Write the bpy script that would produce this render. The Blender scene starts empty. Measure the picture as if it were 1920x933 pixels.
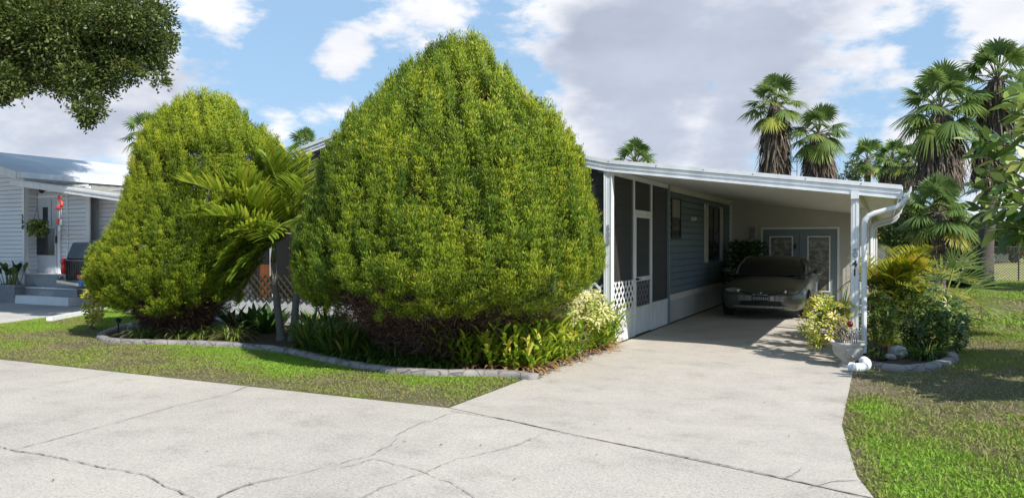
import bpy, bmesh, math, random
import numpy as np
from mathutils import Vector, Matrix
random.seed(7); RNG = np.random.default_rng(11)
SC = bpy.context.scene; COL = SC.collection
R = math.radians
# ------------------------------------------------------------------ camera calibration
F = 1443.0; CX, CY = 960.0, 466.5; EYE = 1.6
YAW = R(25.9); PIT = math.atan(11.5/F)
FW = Vector((-math.sin(YAW)*math.cos(PIT), math.cos(YAW)*math.cos(PIT), -math.sin(PIT)))
RT = Vector((math.cos(YAW), math.sin(YAW), 0)); UP = RT.cross(FW)
CAM = Vector((0, 0, EYE))
def ray(px, py): return RT*((px-CX)/F) + UP*((CY-py)/F) + FW
def G(px, py, z=0.0):
    d = ray(px, py); return CAM + d*((z-EYE)/d.z)
def at(px, py, t): return CAM + ray(px, py)*t
def onX(px, py, X):
    d = ray(px, py); return CAM + d*(X/d.x)
def onY(px, py, Y):
    d = ray(px, py); return CAM + d*(Y/d.y)
SUNV = Vector((.97, -.42, 1.0)).normalized()
# ------------------------------------------------------------------ object helpers
def world(o):
    if o.parent is None: return o.matrix_basis.copy()
    return world(o.parent) @ o.matrix_parent_inverse @ o.matrix_basis
def tag(o, label=None, cat=None, group=None, kind=None):
    if label: o['label'] = label
    if cat: o['category'] = cat
    if group: o['group'] = group
    if kind: o['kind'] = kind
    return o
def link(o, parent=None):
    COL.objects.link(o)
    if parent is not None:
        o.parent = parent; o.matrix_parent_inverse = world(parent).inverted()
    return o
def thing(name, label, cat, loc=(0,0,0), group=None):
    o = bpy.data.objects.new(name, None); o.empty_display_size = .2
    o.location = loc; COL.objects.link(o)
    return tag(o, label, cat, group)
def dup(root, loc=None, rotz=None, scale=None, label=None, group=None):
    def cp(o, par):
        c = o.copy(); COL.objects.link(c)
        if par is not None: c.parent = par
        for ch in [x for x in bpy.data.objects if x.parent == o and x != c]: cp(ch, c)
        return c
    r = cp(root, None)
    if loc is not None: r.location = loc
    if rotz is not None: r.rotation_euler = (0, 0, rotz)
    if scale is not None: r.scale = (scale,)*3
    if label: r['label'] = label
    if group: r['group'] = group
    return r
# ------------------------------------------------------------------ materials
def new_mat(name):
    m = bpy.data.materials.new(name); m.use_nodes = True
    nt = m.node_tree; b = nt.nodes['Principled BSDF']; return m, nt, b
def ramp(nt, stops, interp='LINEAR'):
    n = nt.nodes.new('ShaderNodeValToRGB'); cr = n.color_ramp; cr.interpolation = interp
    while len(cr.elements) < len(stops): cr.elements.new(.5)
    for e, (p, c) in zip(cr.elements, stops): e.position = p; e.color = (*c, 1)
    return n
def noise(nt, scale, detail=4, rough=.55, coord='Object', stretch=None):
    tc = nt.nodes.new('ShaderNodeTexCoord'); n = nt.nodes.new('ShaderNodeTexNoise')
    n.inputs['Scale'].default_value = scale; n.inputs['Detail'].default_value = detail; n.inputs['Roughness'].default_value = rough
    src = tc.outputs[coord]
    if stretch:
        mp = nt.nodes.new('ShaderNodeMapping'); mp.inputs['Scale'].default_value = stretch
        nt.links.new(src, mp.inputs['Vector']); src = mp.outputs['Vector']
    nt.links.new(src, n.inputs['Vector']); return n
def pmat(name, c1, c2=None, scale=6, rough=.6, metal=0, spec=.4, bump=0, bscale=40, stretch=None, detail=4, coat=0):
    m, nt, b = new_mat(name)
    c2 = c2 or tuple(x*.8 for x in c1)
    n = noise(nt, scale, detail, stretch=stretch); rp = ramp(nt, [(.3, c1), (.7, c2)])
    nt.links.new(n.outputs['Fac'], rp.inputs['Fac']); nt.links.new(rp.outputs['Color'], b.inputs['Base Color'])
    b.inputs['Roughness'].default_value = rough; b.inputs['Metallic'].default_value = metal
    b.inputs['Specular IOR Level'].default_value = spec; b.inputs['Coat Weight'].default_value = coat
    if bump:
        n2 = noise(nt, bscale, 6, .6, stretch=stretch); bp = nt.nodes.new('ShaderNodeBump'); bp.inputs['Strength'].default_value = bump; bp.inputs['Distance'].default_value = .02
        nt.links.new(n2.outputs['Fac'], bp.inputs['Height']); nt.links.new(bp.outputs['Normal'], b.inputs['Normal'])
    return m
def leafmat(name, stops, trans=.35, rough=.5, spec=.35):
    """foliage colour picked per leaf by the point attribute 'tint' (0..1)"""
    m, nt, b = new_mat(name)
    a = nt.nodes.new('ShaderNodeAttribute'); a.attribute_name = 'tint'
    rp = ramp(nt, stops); nt.links.new(a.outputs['Fac'], rp.inputs['Fac'])
    nt.links.new(rp.outputs['Color'], b.inputs['Base Color'])
    b.inputs['Roughness'].default_value = rough; b.inputs['Specular IOR Level'].default_value = spec
    tr = nt.nodes.new('ShaderNodeBsdfTranslucent'); mx = nt.nodes.new('ShaderNodeMixShader'); mx.inputs[0].default_value = trans
    nt.links.new(rp.outputs['Color'], tr.inputs['Color'])
    nt.links.new(b.outputs[0], mx.inputs[1]); nt.links.new(tr.outputs[0], mx.inputs[2])
    nt.links.new(mx.outputs[0], nt.nodes['Material Output'].inputs['Surface']); return m
# ------------------------------------------------------------------ mesh builder
class MB:
    def __init__(s): s.v = []; s.f = []
    def box(s, x0, x1, y0, y1, z0, z1):
        i = len(s.v); s.v += [(x, y, z) for z in (z0, z1) for y in (y0, y1) for x in (x0, x1)]
        s.f += [tuple(i+k for k in q) for q in ((0,2,3,1),(4,5,7,6),(0,1,5,4),(2,6,7,3),(0,4,6,2),(1,3,7,5))]; return s
    def obox(s, p, q, w, h, up=(0,0,1)):
        """bar from p to q, w wide (sideways) and h high (along up)"""
        p = Vector(p); q = Vector(q); d = (q-p).normalized(); u = Vector(up); sd = d.cross(u)
        if sd.length < 1e-4: sd = Vector((1,0,0))
        sd.normalize(); u = sd.cross(d).normalized(); i = len(s.v)
        for c in (p, q):
            for a, b in ((-1,-1),(1,-1),(1,1),(-1,1)): s.v.append(tuple(c+sd*a*w/2+u*b*h/2))
        s.f += [tuple(i+k for k in q_) for q_ in ((0,1,2,3),(7,6,5,4),(0,4,5,1),(1,5,6,2),(2,6,7,3),(3,7,4,0))]; return s
    def face(s, pts):
        i = len(s.v); s.v += [tuple(p) for p in pts]; s.f.append(tuple(range(i, i+len(pts)))); return s
    def tube(s, pts, radii, n=8, cap=True):
        pts = [Vector(p) for p in pts]
        if not hasattr(radii, '__len__'): radii = [radii]*len(pts)
        i0 = len(s.v); ref = Vector((0,0,1)) if abs((pts[-1]-pts[0]).normalized().z) < .9 else Vector((1,0,0))
        for k, p in enumerate(pts):
            d = (pts[min(k+1, len(pts)-1)]-pts[max(k-1, 0)]).normalized()
            a = d.cross(ref).normalized(); b = a.cross(d).normalized()
            for j in range(n):
                t = 2*math.pi*j/n; s.v.append(tuple(p+(a*math.cos(t)+b*math.sin(t))*radii[k]))
        for k in range(len(pts)-1):
            for j in range(n):
                s.f.append((i0+k*n+j, i0+k*n+(j+1)%n, i0+(k+1)*n+(j+1)%n, i0+(k+1)*n+j))
        if cap:
            s.f.append(tuple(i0+j for j in range(n))[::-1]); s.f.append(tuple(i0+(len(pts)-1)*n+j for j in range(n)))
        return s
    def lathe(s, c, prof, n=24, flute=0, nf=8):
        i0 = len(s.v)
        for r, z in prof:
            for j in range(n):
                t = 2*math.pi*j/n; rr = r*(1+flute*math.cos(nf*t)); s.v.append((c[0]+rr*math.cos(t), c[1]+rr*math.sin(t), c[2]+z))
        for k in range(len(prof)-1):
            for j in range(n): s.f.append((i0+k*n+j, i0+k*n+(j+1)%n, i0+(k+1)*n+(j+1)%n, i0+(k+1)*n+j))
        return s
    def ell(s, c, rx, ry, rz, n=12, m=8):
        i0 = len(s.v)
        for k in range(m+1):
            ph = math.pi*k/m
            for j in range(n):
                t = 2*math.pi*j/n; s.v.append((c[0]+rx*math.sin(ph)*math.cos(t), c[1]+ry*math.sin(ph)*math.sin(t), c[2]+rz*math.cos(ph)))
        for k in range(m):
            for j in range(n): s.f.append((i0+k*n+j, i0+(k+1)*n+j, i0+(k+1)*n+(j+1)%n, i0+k*n+(j+1)%n))
        return s
    def prism(s, poly, axis, a, b):
        """poly of 2D points extruded along axis from a to b"""
        def mk(p, w):
            return {'x': (w, p[0], p[1]), 'y': (p[0], w, p[1]), 'z': (p[0], p[1], w)}[axis]
        n = len(poly); i = len(s.v)
        s.v += [mk(p, a) for p in poly]+[mk(p, b) for p in poly]
        s.f.append(tuple(range(i, i+n))); s.f.append(tuple(range(i+2*n-1, i+n-1, -1)))
        for k in range(n): s.f.append((i+k, i+(k+1)%n, i+n+(k+1)%n, i+n+k))
        return s
    def build(s, name, mat, parent=None, smooth=False, bevel=0, subsurf=0, fixn=True):
        me = bpy.data.meshes.new(name); me.from_pydata(s.v, [], s.f)
        if fixn:
            bm = bmesh.new(); bm.from_mesh(me); bmesh.ops.recalc_face_normals(bm, faces=bm.faces); bm.to_mesh(me); bm.free()
        me.materials.append(mat)
        if smooth: me.polygons.foreach_set('use_smooth', [True]*len(me.polygons))
        o = bpy.data.objects.new(name, me); link(o, parent)
        if bevel:
            md = o.modifiers.new('b', 'BEVEL'); md.width = bevel; md.segments = 2; md.limit_method = 'ANGLE'
        if subsurf:
            md = o.modifiers.new('s', 'SUBSURF'); md.levels = md.render_levels = subsurf
        return o
def np_mesh(name, V, Fq, mat, parent=None, tint=None, smooth=False):
    """fast mesh: V (n,3), Fq (m,k) all faces with k corners"""
    me = bpy.data.meshes.new(name); n = len(V); m, k = Fq.shape
    me.vertices.add(n); me.vertices.foreach_set('co', V.astype(np.float32).ravel())
    me.loops.add(m*k); me.loops.foreach_set('vertex_index', Fq.astype(np.int32).ravel())
    me.polygons.add(m); me.polygons.foreach_set('loop_start', np.arange(0, m*k, k, dtype=np.int32))
    if tint is not None:
        a = me.attributes.new('tint', 'FLOAT', 'POINT'); a.data.foreach_set('value', np.clip(tint, 0, 1).astype(np.float32))
    me.update(calc_edges=True); me.materials.append(mat)
    if smooth: me.polygons.foreach_set('use_smooth', np.ones(m, dtype=bool))
    o = bpy.data.objects.new(name, me); link(o, parent); return o
def nrm(a): return a/np.maximum(np.linalg.norm(a, axis=-1, keepdims=True), 1e-9)
class Leaves:
    """collects leaves (two folded triangles each) and straps (bent strips)"""
    def __init__(s): s.V = []; s.T = []; s.Q = []; s.n = 0; s.t = []
    def leaves(s, b, d, nn, L, W, tint, mid=.45, fold=.12):
        b = np.asarray(b, float); N = len(b); d = nrm(np.asarray(d, float)); sd = nrm(np.cross(d, nn)); up = nrm(np.cross(sd, d))
        L = np.broadcast_to(np.asarray(L, float), (N,))[:, None]; W = np.broadcast_to(np.asarray(W, float), (N,))[:, None]
        m = b+d*L*mid+up*W*fold
        V = np.stack([b, m+sd*W/2, b+d*L, m-sd*W/2], 1).reshape(-1, 3)
        i = s.n+np.arange(N)[:, None]*4
        s.T.append(np.concatenate([i+[0,1,2], i+[0,2,3]])); s.V.append(V); s.n += 4*N
        s.t.append(np.repeat(np.broadcast_to(tint, (N,)), 4)); return s
    def straps(s, b, d, L, W, droop, tint, S=4, base_w=.5, tipw=.08, side=None, peak=.45):
        b = np.asarray(b, float); N = len(b); d = nrm(np.asarray(d, float))
        L = np.broadcast_to(np.asarray(L, float), (N,)); W = np.broadcast_to(np.asarray(W, float), (N,)); dr = np.broadcast_to(np.asarray(droop, float), (N,))
        if side is None:
            side = np.cross(d, [0, 0, 1.]); bad = np.linalg.norm(side, axis=1) < .05; side[bad] = RNG.normal(size=(bad.sum(), 3)); side = nrm(side)
        ss = np.linspace(0, 1, S+1)
        rows = []
        for q in ss:
            c = b+d*(L*q)[:, None]; c = c.copy(); c[:, 2] -= dr*L*q*q
            sh = (d*0)
            w = W*(base_w+(1-base_w)*min(q/peak, 1)) if q < peak else W*(1-(1-tipw)*((q-peak)/(1-peak))**1.6)
            rows.append(np.stack([c-side*w[:, None]/2, c+side*w[:, None]/2], 1))
        V = np.stack(rows, 1).reshape(-1, 3)        # N, S+1, 2
        i = s.n+np.arange(N)[:, None]*(2*(S+1))
        for k in range(S):
            a = 2*k; s.T.append(i+[a, a+1, a+3]); s.T.append(i+[a, a+3, a+2])
        s.V.append(V); s.n += len(V); s.t.append(np.repeat(np.broadcast_to(tint, (N,)), 2*(S+1))); return s
    def build(s, name, mat, parent=None, smooth=False):
        return np_mesh(name, np.concatenate(s.V), np.concatenate(s.T), mat, parent, np.concatenate(s.t), smooth)
def rdir(N, up=0., spread=1.):
    d = RNG.normal(size=(N, 3))*spread; d[:, 2] += up; return nrm(d)
_ph = RNG.uniform(0, 6.28, (24,)); _dr = nrm(RNG.normal(size=(24, 3)))
def fnoise(P, scale):
    """cheap smooth noise, about -1..1"""
    P = np.asarray(P)*scale; r = 0; a = 1; tot = 0
    for o in range(4):
        q = 0
        for k in range(6):
            j = o*6+k; q = q+np.sin((P@_dr[j])*(2.**o)*1.0+_ph[j]+1.3*np.sin(P@_dr[(j+5) % 24]*(2.**o)*.7))
        r = r+a*q/3; tot += a; a *= .55
    return r/tot
# ------------------------------------------------------------------ materials
M = {}
M['white'] = pmat('white_paint', (.78,.79,.80), (.70,.71,.73), 3, .45, bump=.03)
M['white_metal'] = pmat('white_aluminium', (.76,.78,.80), (.60,.62,.64), 3.5, .38, spec=.5, stretch=(1.5,1.5,.35), detail=7)
M['soffit'] = pmat('soffit_cream', (.72,.71,.68), (.66,.65,.62), 2, .5)
M['cream'] = pmat('cream_wall', (.50,.485,.45), (.45,.435,.40), 1.5, .6, bump=.03)
M['skirt'] = pmat('skirting_white', (.50,.51,.51), (.38,.385,.38), 1.5, .5, stretch=(1,1,.3))
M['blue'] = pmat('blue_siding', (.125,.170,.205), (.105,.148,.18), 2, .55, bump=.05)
M['bluetrim'] = pmat('blue_door_paint', (.18,.235,.27), (.155,.205,.24), 2, .45)
M['tan'] = pmat('shutter_tan', (.58,.56,.50), (.50,.48,.42), 3, .5)
M['concrete_trim'] = pmat('curb_stone', (.34,.32,.31), (.24,.225,.22), 7, .85, bump=.5, bscale=60)
M['black'] = pmat('black_plastic', (.015,.015,.016), (.02,.02,.02), 5, .5)
M['darknum'] = pmat('number_black', (.02,.02,.02), (.03,.03,.03), 5, .5)
M['graynum'] = pmat('number_grey', (.33,.34,.36), (.28,.29,.31), 5, .5)
M['chrome'] = pmat('chrome', (.7,.7,.72), (.6,.6,.62), 3, .15, metal=1)
M['red'] = pmat('red_lens', (.55,.02,.02), (.45,.02,.02), 3, .2, spec=.6)
M['coral'] = pmat('coral_glass', (.75,.10,.06), (.65,.07,.05), 3, .3, spec=.6)
M['orange'] = pmat('orange_board', (.62,.20,.04), (.50,.15,.03), 5, .6)
M['sticker'] = pmat('orange_sticker', (.85,.16,.03), (.8,.14,.03), 5, .5)
M['bluesticker'] = pmat('blue_sticker', (.05,.22,.5), (.05,.2,.45), 5, .5)
M['urn'] = pmat('urn_concrete', (.50,.49,.46), (.33,.32,.30), 9, .8, bump=.35, bscale=50)
M['soil'] = pmat('soil', (.035,.025,.018), (.06,.04,.03), 20, .95, bump=.6, bscale=60)
M['planter'] = pmat('planter_grey', (.26,.27,.29), (.2,.21,.23), 6, .7)
M['rock'] = pmat('pale_rock', (.50,.48,.44), (.22,.21,.19), 8, .85, bump=.6, bscale=30)
M['pvc'] = pmat('white_pvc', (.78,.79,.80), (.70,.71,.72), 8, .4)
M['shingle_metal'] = pmat('white_metal_roof', (.60,.61,.64), (.46,.47,.51), 1.4, .5, spec=.4, detail=7)
M['roofpan'] = pmat('ribbed_roof', (.50,.49,.46), (.40,.39,.36), 2, .5, stretch=(.3,3,1))
M['bark'] = pmat('bark', (.11,.085,.065), (.05,.04,.03), 9, .9, bump=.9, bscale=25, stretch=(1,1,.3))
M['palmbark'] = pmat('palm_bark', (.13,.11,.095), (.06,.052,.045), 6, .9, bump=.9, bscale=14, stretch=(.4,.4,3))
M['twig'] = pmat('brown_twigs', (.17,.105,.075), (.10,.065,.045), 9, .9)
M['carpaint'] = pmat('grey_green_car_paint', (.105,.108,.088), (.095,.098,.08), 1, .3, metal=.45, spec=.5, coat=.6)
M['glassdark'] = pmat('tinted_glass', (.012,.014,.016), (.01,.012,.014), 1, .08, spec=.6)
M['tyre'] = pmat('tyre_rubber', (.02,.02,.02), (.03,.03,.03), 10, .85)
M['fencewire'] = pmat('galvanised_wire', (.10,.10,.10), (.07,.07,.07), 5, .6, metal=.3)
M['neisid'] = pmat('white_vinyl_siding', (.76,.77,.80), (.70,.71,.74), 1.5, .5)
M['neidoor'] = pmat('pale_grey_door', (.50,.52,.55), (.46,.48,.51), 2, .4)
M['stepgrey'] = pmat('grey_step_paint', (.28,.30,.33), (.24,.26,.28), 3, .6)
M['lens'] = pmat('headlight_lens', (.16,.155,.14), (.12,.12,.11), 5, .12, spec=.7)
M['bulb'] = pmat('headlight_reflector', (.7,.68,.6), (.6,.6,.55), 5, .15, metal=.6)
M['silver'] = pmat('silver_bumper', (.27,.285,.275), (.24,.25,.245), 2, .3, metal=.4, coat=.5)
M['yellow'] = pmat('yellow_paint', (.75,.48,.03), (.7,.42,.03), 2, .5)
M['farwhite'] = pmat('far_white_wall', (.7,.69,.66), (.6,.6,.58), .6, .6)
M['fargrey'] = pmat('far_grey_roof', (.10,.105,.115), (.16,.165,.175), 1.5, .7)
M['darkred'] = pmat('dark_red_glass', (.16,.01,.01), (.12,.01,.01), 5, .15)

# screens: woven mesh seen from afar: part of the light passes
def screenmat(name, c, tr):
    m, nt, b = new_mat(name); b.inputs['Base Color'].default_value = (*c, 1); b.inputs['Roughness'].default_value = .6
    n = noise(nt, 2.0, 3); rp = ramp(nt, [(.3, c), (.7, tuple(x*.8 for x in c))]); nt.links.new(n.outputs['Fac'], rp.inputs['Fac']); nt.links.new(rp.outputs['Color'], b.inputs['Base Color'])
    t = nt.nodes.new('ShaderNodeBsdfTransparent'); mx = nt.nodes.new('ShaderNodeMixShader'); mx.inputs[0].default_value = tr
    nt.links.new(b.outputs[0], mx.inputs[1]); nt.links.new(t.outputs[0], mx.inputs[2]); nt.links.new(mx.outputs[0], nt.nodes['Material Output'].inputs['Surface']); return m
M['screen'] = screenmat('porch_screen', (.07,.064,.058), .62)
def glassmat(name):
    m, nt, b = new_mat(name); b.inputs['Base Color'].default_value = (.05,.055,.06,1); b.inputs['Roughness'].default_value = .25
    n = noise(nt, 3.0, 3, stretch=(1,1,2)); rp = ramp(nt, [(.40,(.10,.10,.09)),(.52,(.14,.137,.12)),(.56,(.30,.29,.26)),(.60,(.13,.125,.11))]); nt.links.new(n.outputs['Fac'], rp.inputs['Fac']); nt.links.new(rp.outputs['Color'], b.inputs['Base Color'])
    return m
M['pane'] = pmat('dark_window_pane', (.02,.023,.027), (.03,.034,.04), 1.5, .1, spec=.6)
M['filmpane'] = glassmat('crinkled_film_pane')
M['blind'] = pmat('window_blind', (.23,.22,.20), (.19,.18,.165), 1.5, .5)

# concrete street, with aggregate speckle, stains and pale patches
def concretemat(name, a, b_, c, speck):
    m, nt, b = new_mat(name)
    n1 = noise(nt, .55, 6, .6); r1 = ramp(nt, [(.28, a), (.5, b_), (.72, c)])
    nt.links.new(n1.outputs['Fac'], r1.inputs['Fac'])
    n2 = noise(nt, 48, 4, .9); r2 = ramp(nt, [(.38, (speck,)*3), (.47, (.96,)*3), (.55, (1.0,)*3), (.64, (1.2,)*3)])
    nt.links.new(n2.outputs['Fac'], r2.inputs['Fac'])
    mx = nt.nodes.new('ShaderNodeMix'); mx.data_type = 'RGBA'; mx.blend_type = 'MULTIPLY'; mx.inputs[0].default_value = 1
    nt.links.new(r1.outputs['Color'], mx.inputs[6]); nt.links.new(r2.outputs['Color'], mx.inputs[7])
    n3 = noise(nt, 2.3, 5, .65, stretch=(.8, 1.0, 1)); r3 = ramp(nt, [(.30, (.82,.81,.79)), (.45, (.98,.98,.98)), (.7, (1.07,1.06,1.04))])
    nt.links.new(n3.outputs['Fac'], r3.inputs['Fac'])
    mx2 = nt.nodes.new('ShaderNodeMix'); mx2.data_type = 'RGBA'; mx2.blend_type = 'MULTIPLY'; mx2.inputs[0].default_value = 1
    nt.links.new(mx.outputs[2], mx2.inputs[6]); nt.links.new(r3.outputs['Color'], mx2.inputs[7])
    nt.links.new(mx2.outputs[2], b.inputs['Base Color']); b.inputs['Roughness'].default_value = .9; b.inputs['Specular IOR Level'].default_value = .2
    bp = nt.nodes.new('ShaderNodeBump'); bp.inputs['Strength'].default_value = .6; bp.inputs['Distance'].default_value = .012
    nt.links.new(n2.outputs['Fac'], bp.inputs['Height']); nt.links.new(bp.outputs['Normal'], b.inputs['Normal']); return m
M['street'] = concretemat('street_concrete', (.385,.350,.308), (.45,.411,.363), (.50,.457,.396), .66)
M['drive'] = concretemat('driveway_concrete', (.40,.364,.322), (.465,.423,.373), (.385,.352,.31), .80)
M['ndrive'] = concretemat('neighbour_concrete', (.42,.40,.39), (.47,.45,.43), (.52,.49,.46), .85)
M['crack'] = pmat('crack_dirt', (.27,.245,.20), (.14,.125,.10), 14, .95)
M['jointstain'] = pmat('joint_stain', (.35,.33,.295), (.26,.245,.22), 9, .95)
M['sand'] = pmat('bare_sand', (.22,.18,.135), (.13,.105,.075), 9, .95, bump=.6, bscale=40)

def groundmat():
    m, nt, b = new_mat('lawn_ground')
    n1 = noise(nt, .9, 7, .65); r1 = ramp(nt, [(.30, (.23,.185,.13)), (.42, (.17,.15,.085)), (.55, (.125,.135,.05)), (.70, (.24,.20,.145))])
    nt.links.new(n1.outputs['Fac'], r1.inputs['Fac'])
    n2 = noise(nt, 38, 4, .8); r2 = ramp(nt, [(.3, (.45,.45,.45)), (.6, (1.15,1.15,1.15))])
    nt.links.new(n2.outputs['Fac'], r2.inputs['Fac'])
    mx = nt.nodes.new('ShaderNodeMix'); mx.data_type = 'RGBA'; mx.blend_type = 'MULTIPLY'; mx.inputs[0].default_value = 1
    nt.links.new(r1.outputs['Color'], mx.inputs[6]); nt.links.new(r2.outputs['Color'], mx.inputs[7]); nt.links.new(mx.outputs[2], b.inputs['Base Color'])
    b.inputs['Roughness'].default_value = .95; b.inputs['Specular IOR Level'].default_value = .1
    bp = nt.nodes.new('ShaderNodeBump'); bp.inputs['Strength'].default_value = .8; bp.inputs['Distance'].default_value = .03
    nt.links.new(n2.outputs['Fac'], bp.inputs['Height']); nt.links.new(bp.outputs['Normal'], b.inputs['Normal']); return m
M['ground'] = groundmat()
M['field'] = pmat('dry_field', (.36,.30,.13), (.22,.24,.07), .35, .95, detail=8)
M['mulch'] = pmat('bark_mulch', (.11,.06,.045), (.045,.028,.022), 30, .95, bump=1, bscale=45)

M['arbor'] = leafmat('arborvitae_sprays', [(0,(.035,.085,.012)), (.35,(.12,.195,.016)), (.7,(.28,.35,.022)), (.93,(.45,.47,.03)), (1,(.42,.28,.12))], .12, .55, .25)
M['arbor2'] = leafmat('golden_arborvitae_sprays', [(0,(.06,.11,.012)), (.35,(.16,.235,.016)), (.7,(.33,.385,.022)), (.93,(.47,.47,.03)), (1,(.42,.28,.12))], .12, .55, .25)
M['grassm'] = leafmat('grass_blades', [(0,(.31,.25,.16)), (.25,(.30,.28,.11)), (.5,(.26,.32,.06)), (.8,(.22,.38,.04)), (1,(.30,.48,.06))], .35, .6, .2)
M['palmg'] = leafmat('palm_leaflets', [(0,(.08,.15,.02)), (.4,(.21,.33,.035)), (.75,(.44,.50,.05)), (1,(.65,.60,.08))], .5, .35, .4)
M['arecam'] = leafmat('golden_cane_leaflets', [(0,(.09,.14,.015)), (.35,(.27,.32,.02)), (.7,(.55,.52,.03)), (.9,(.65,.46,.04)), (1,(.42,.2,.08))], .42, .4, .4)
M['fan'] = leafmat('fan_palm_blades', [(0,(.06,.11,.035)), (.5,(.15,.23,.06)), (.8,(.28,.36,.08)), (.93,(.55,.50,.08)), (1,(.45,.32,.17))], .42, .45, .35)
M['dead'] = leafmat('dead_fronds', [(0,(.085,.065,.05)), (.5,(.16,.125,.10)), (.85,(.27,.215,.165)), (1,(.42,.33,.23))], .15, .8, .1)
M['ginger'] = leafmat('strap_leaves_green_gold', [(0,(.07,.16,.014)), (.4,(.19,.32,.02)), (.7,(.38,.44,.04)), (.9,(.65,.56,.09)), (1,(.42,.26,.12))], .4, .45, .35)
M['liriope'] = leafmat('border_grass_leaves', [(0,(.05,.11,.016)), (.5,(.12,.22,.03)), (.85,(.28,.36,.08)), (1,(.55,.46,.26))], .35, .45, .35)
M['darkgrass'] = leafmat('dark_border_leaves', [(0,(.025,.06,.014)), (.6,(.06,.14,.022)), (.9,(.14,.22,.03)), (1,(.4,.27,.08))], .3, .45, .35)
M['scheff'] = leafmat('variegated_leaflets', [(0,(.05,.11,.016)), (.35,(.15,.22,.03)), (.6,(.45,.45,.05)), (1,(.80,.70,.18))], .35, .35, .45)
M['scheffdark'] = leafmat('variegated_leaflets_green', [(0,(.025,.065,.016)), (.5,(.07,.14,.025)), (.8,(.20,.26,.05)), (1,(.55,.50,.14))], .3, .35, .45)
M['pothos'] = leafmat('cream_green_leaflets', [(0,(.10,.18,.03)), (.35,(.32,.37,.07)), (.6,(.65,.63,.22)), (1,(.85,.80,.45))], .35, .4, .4)
M['ficus'] = leafmat('rubber_leaves', [(0,(.035,.08,.018)), (.5,(.11,.19,.035)), (.78,(.34,.42,.09)), (.95,(.62,.60,.22)), (1,(.6,.08,.05))], .3, .3, .6)
M['oak'] = leafmat('oak_leaves', [(0,(.04,.07,.018)), (.5,(.115,.155,.035)), (.85,(.22,.25,.07)), (1,(.32,.26,.12))], .35, .4, .4)
M['farleaf'] = leafmat('far_leaves', [(0,(.03,.055,.015)), (.6,(.08,.12,.03)), (1,(.16,.19,.06))], .3, .6, .2)
M['redleaf'] = leafmat('red_blossoms', [(0,(.05,.08,.02)), (.4,(.12,.12,.03)), (.7,(.45,.05,.05)), (1,(.6,.12,.14))], .3, .6, .2)
M['strelitzia'] = leafmat('paddle_leaves', [(0,(.02,.05,.015)), (.6,(.05,.10,.03)), (1,(.22,.30,.05))], .25, .35, .45)

# ------------------------------------------------------------------ setting: ground, street, drives, bed
def sheet(name, pts, z, mat, kind='structure', fine=None):
    b = MB(); b.face([(p[0], p[1], z) for p in pts]); o = b.build(name, mat); tag(o, kind=kind); return o
STREET_Y = 6.42
sheet('lawn_ground', [(-400,-300),(400,-300),(400,500),(-400,500)], 0, M['ground'])
sheet('field', [(-6,33),(60,33),(90,140),(-60,140)], .004, M['field'])
sheet('street', [(-120,-5),(120,-5),(120,4.9),(6,5.0),(.6,5.15),(-.06,5.30),(-3.79,STREET_Y),(-120,STREET_Y-.1)], .004, M['street'])
DRIVE = [(-3.79,STREET_Y),(-3.79,21.6),(-.42,21.6),(-.42,11.2),(-.36,10.3),(-.34,7.3),(-.17,5.75),(-.06,5.30)]
sheet('driveway', DRIVE, .008, M['drive'])
# neighbour's drive
nd = [G(0,609),G(60,603),G(160,589),G(245,574),G(300,566)]
NDP = [(-15.0,6.42)]+[(p.x, p.y) for p in nd]+[(-18.4,30),(-36,30),(-36,13),(-21.5,13),(-21.5,6.42)]
sheet('neighbour_driveway', NDP, .006, M['ndrive'])
# red painted edge of the neighbour's drive
def ribbon(name, pts, w, z, mat, jit=0.0, step=.06, kind='structure', wj=.4):
    pts = [Vector((p[0], p[1], 0)) for p in pts]; out = []
    for a, b in zip(pts, pts[1:]):
        n = max(1, int((b-a).length/step))
        for k in range(n): out.append(a.lerp(b, k/n))
    out.append(pts[-1]); r = random.Random(hash(name) % 997 if False else len(out)); off = 0
    L = []; Rr = []
    for k, p in enumerate(out):
        d = (out[min(k+1, len(out)-1)]-out[max(k-1, 0)]).normalized(); nn = Vector((-d.y, d.x, 0))
        off = off*.8+r.uniform(-1, 1)*jit; ww = w*(1+wj*r.uniform(-1, 1))/2
        L.append(p+nn*(off+ww)); Rr.append(p+nn*(off-ww))
    V = np.array([[q.x, q.y, z] for q in L+Rr]); n = len(L); i = np.arange(n-1)
    o = np_mesh(name, V, np.stack([i+n, i+n+1, i+1, i], 1), mat); tag(o, kind=kind); return o
M['redpaint'] = pmat('worn_red_paint', (.45,.13,.11), (.40,.24,.20), 9, .9)
ribbon('painted_edge', [G(0,607),G(60,601),G(110,594)], .12, .010, M['redpaint'], .0)
def crack(pix, w=.014, jit=.010, name='pavement_crack', mat='crack', stain=0.0, z=.0145):
    pts = [G(*p) for p in pix]
    if stain: ribbon('pavement_stain', pts, stain, .0115, M['jointstain'], .02, .09)
    ribbon(name, pts, w, z, M[mat], jit, .035, wj=.8)
crack([(-60,828),(40,848),(150,868),(270,893),(350,930),(420,980)], .009, .010)
crack([(20,846),(90,828),(200,798),(330,762),(430,739),(470,722)], .009, .003, mat='jointstain', z=.0155)
crack([(0,736),(70,727),(190,704),(240,692)], .007, .003, mat='jointstain', z=.0155)
crack([(405,936),(450,915),(505,900),(560,890),(690,858),(730,838),(745,818),(790,795),(860,772)], .006, .014, mat='jointstain', z=.0155)
crack([(405,936),(450,915),(520,897)], .010, .010, z=.0165)
crack([(640,880),(700,861),(780,883),(860,912),(930,960)], .006, .014, mat='jointstain', z=.0150)
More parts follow.
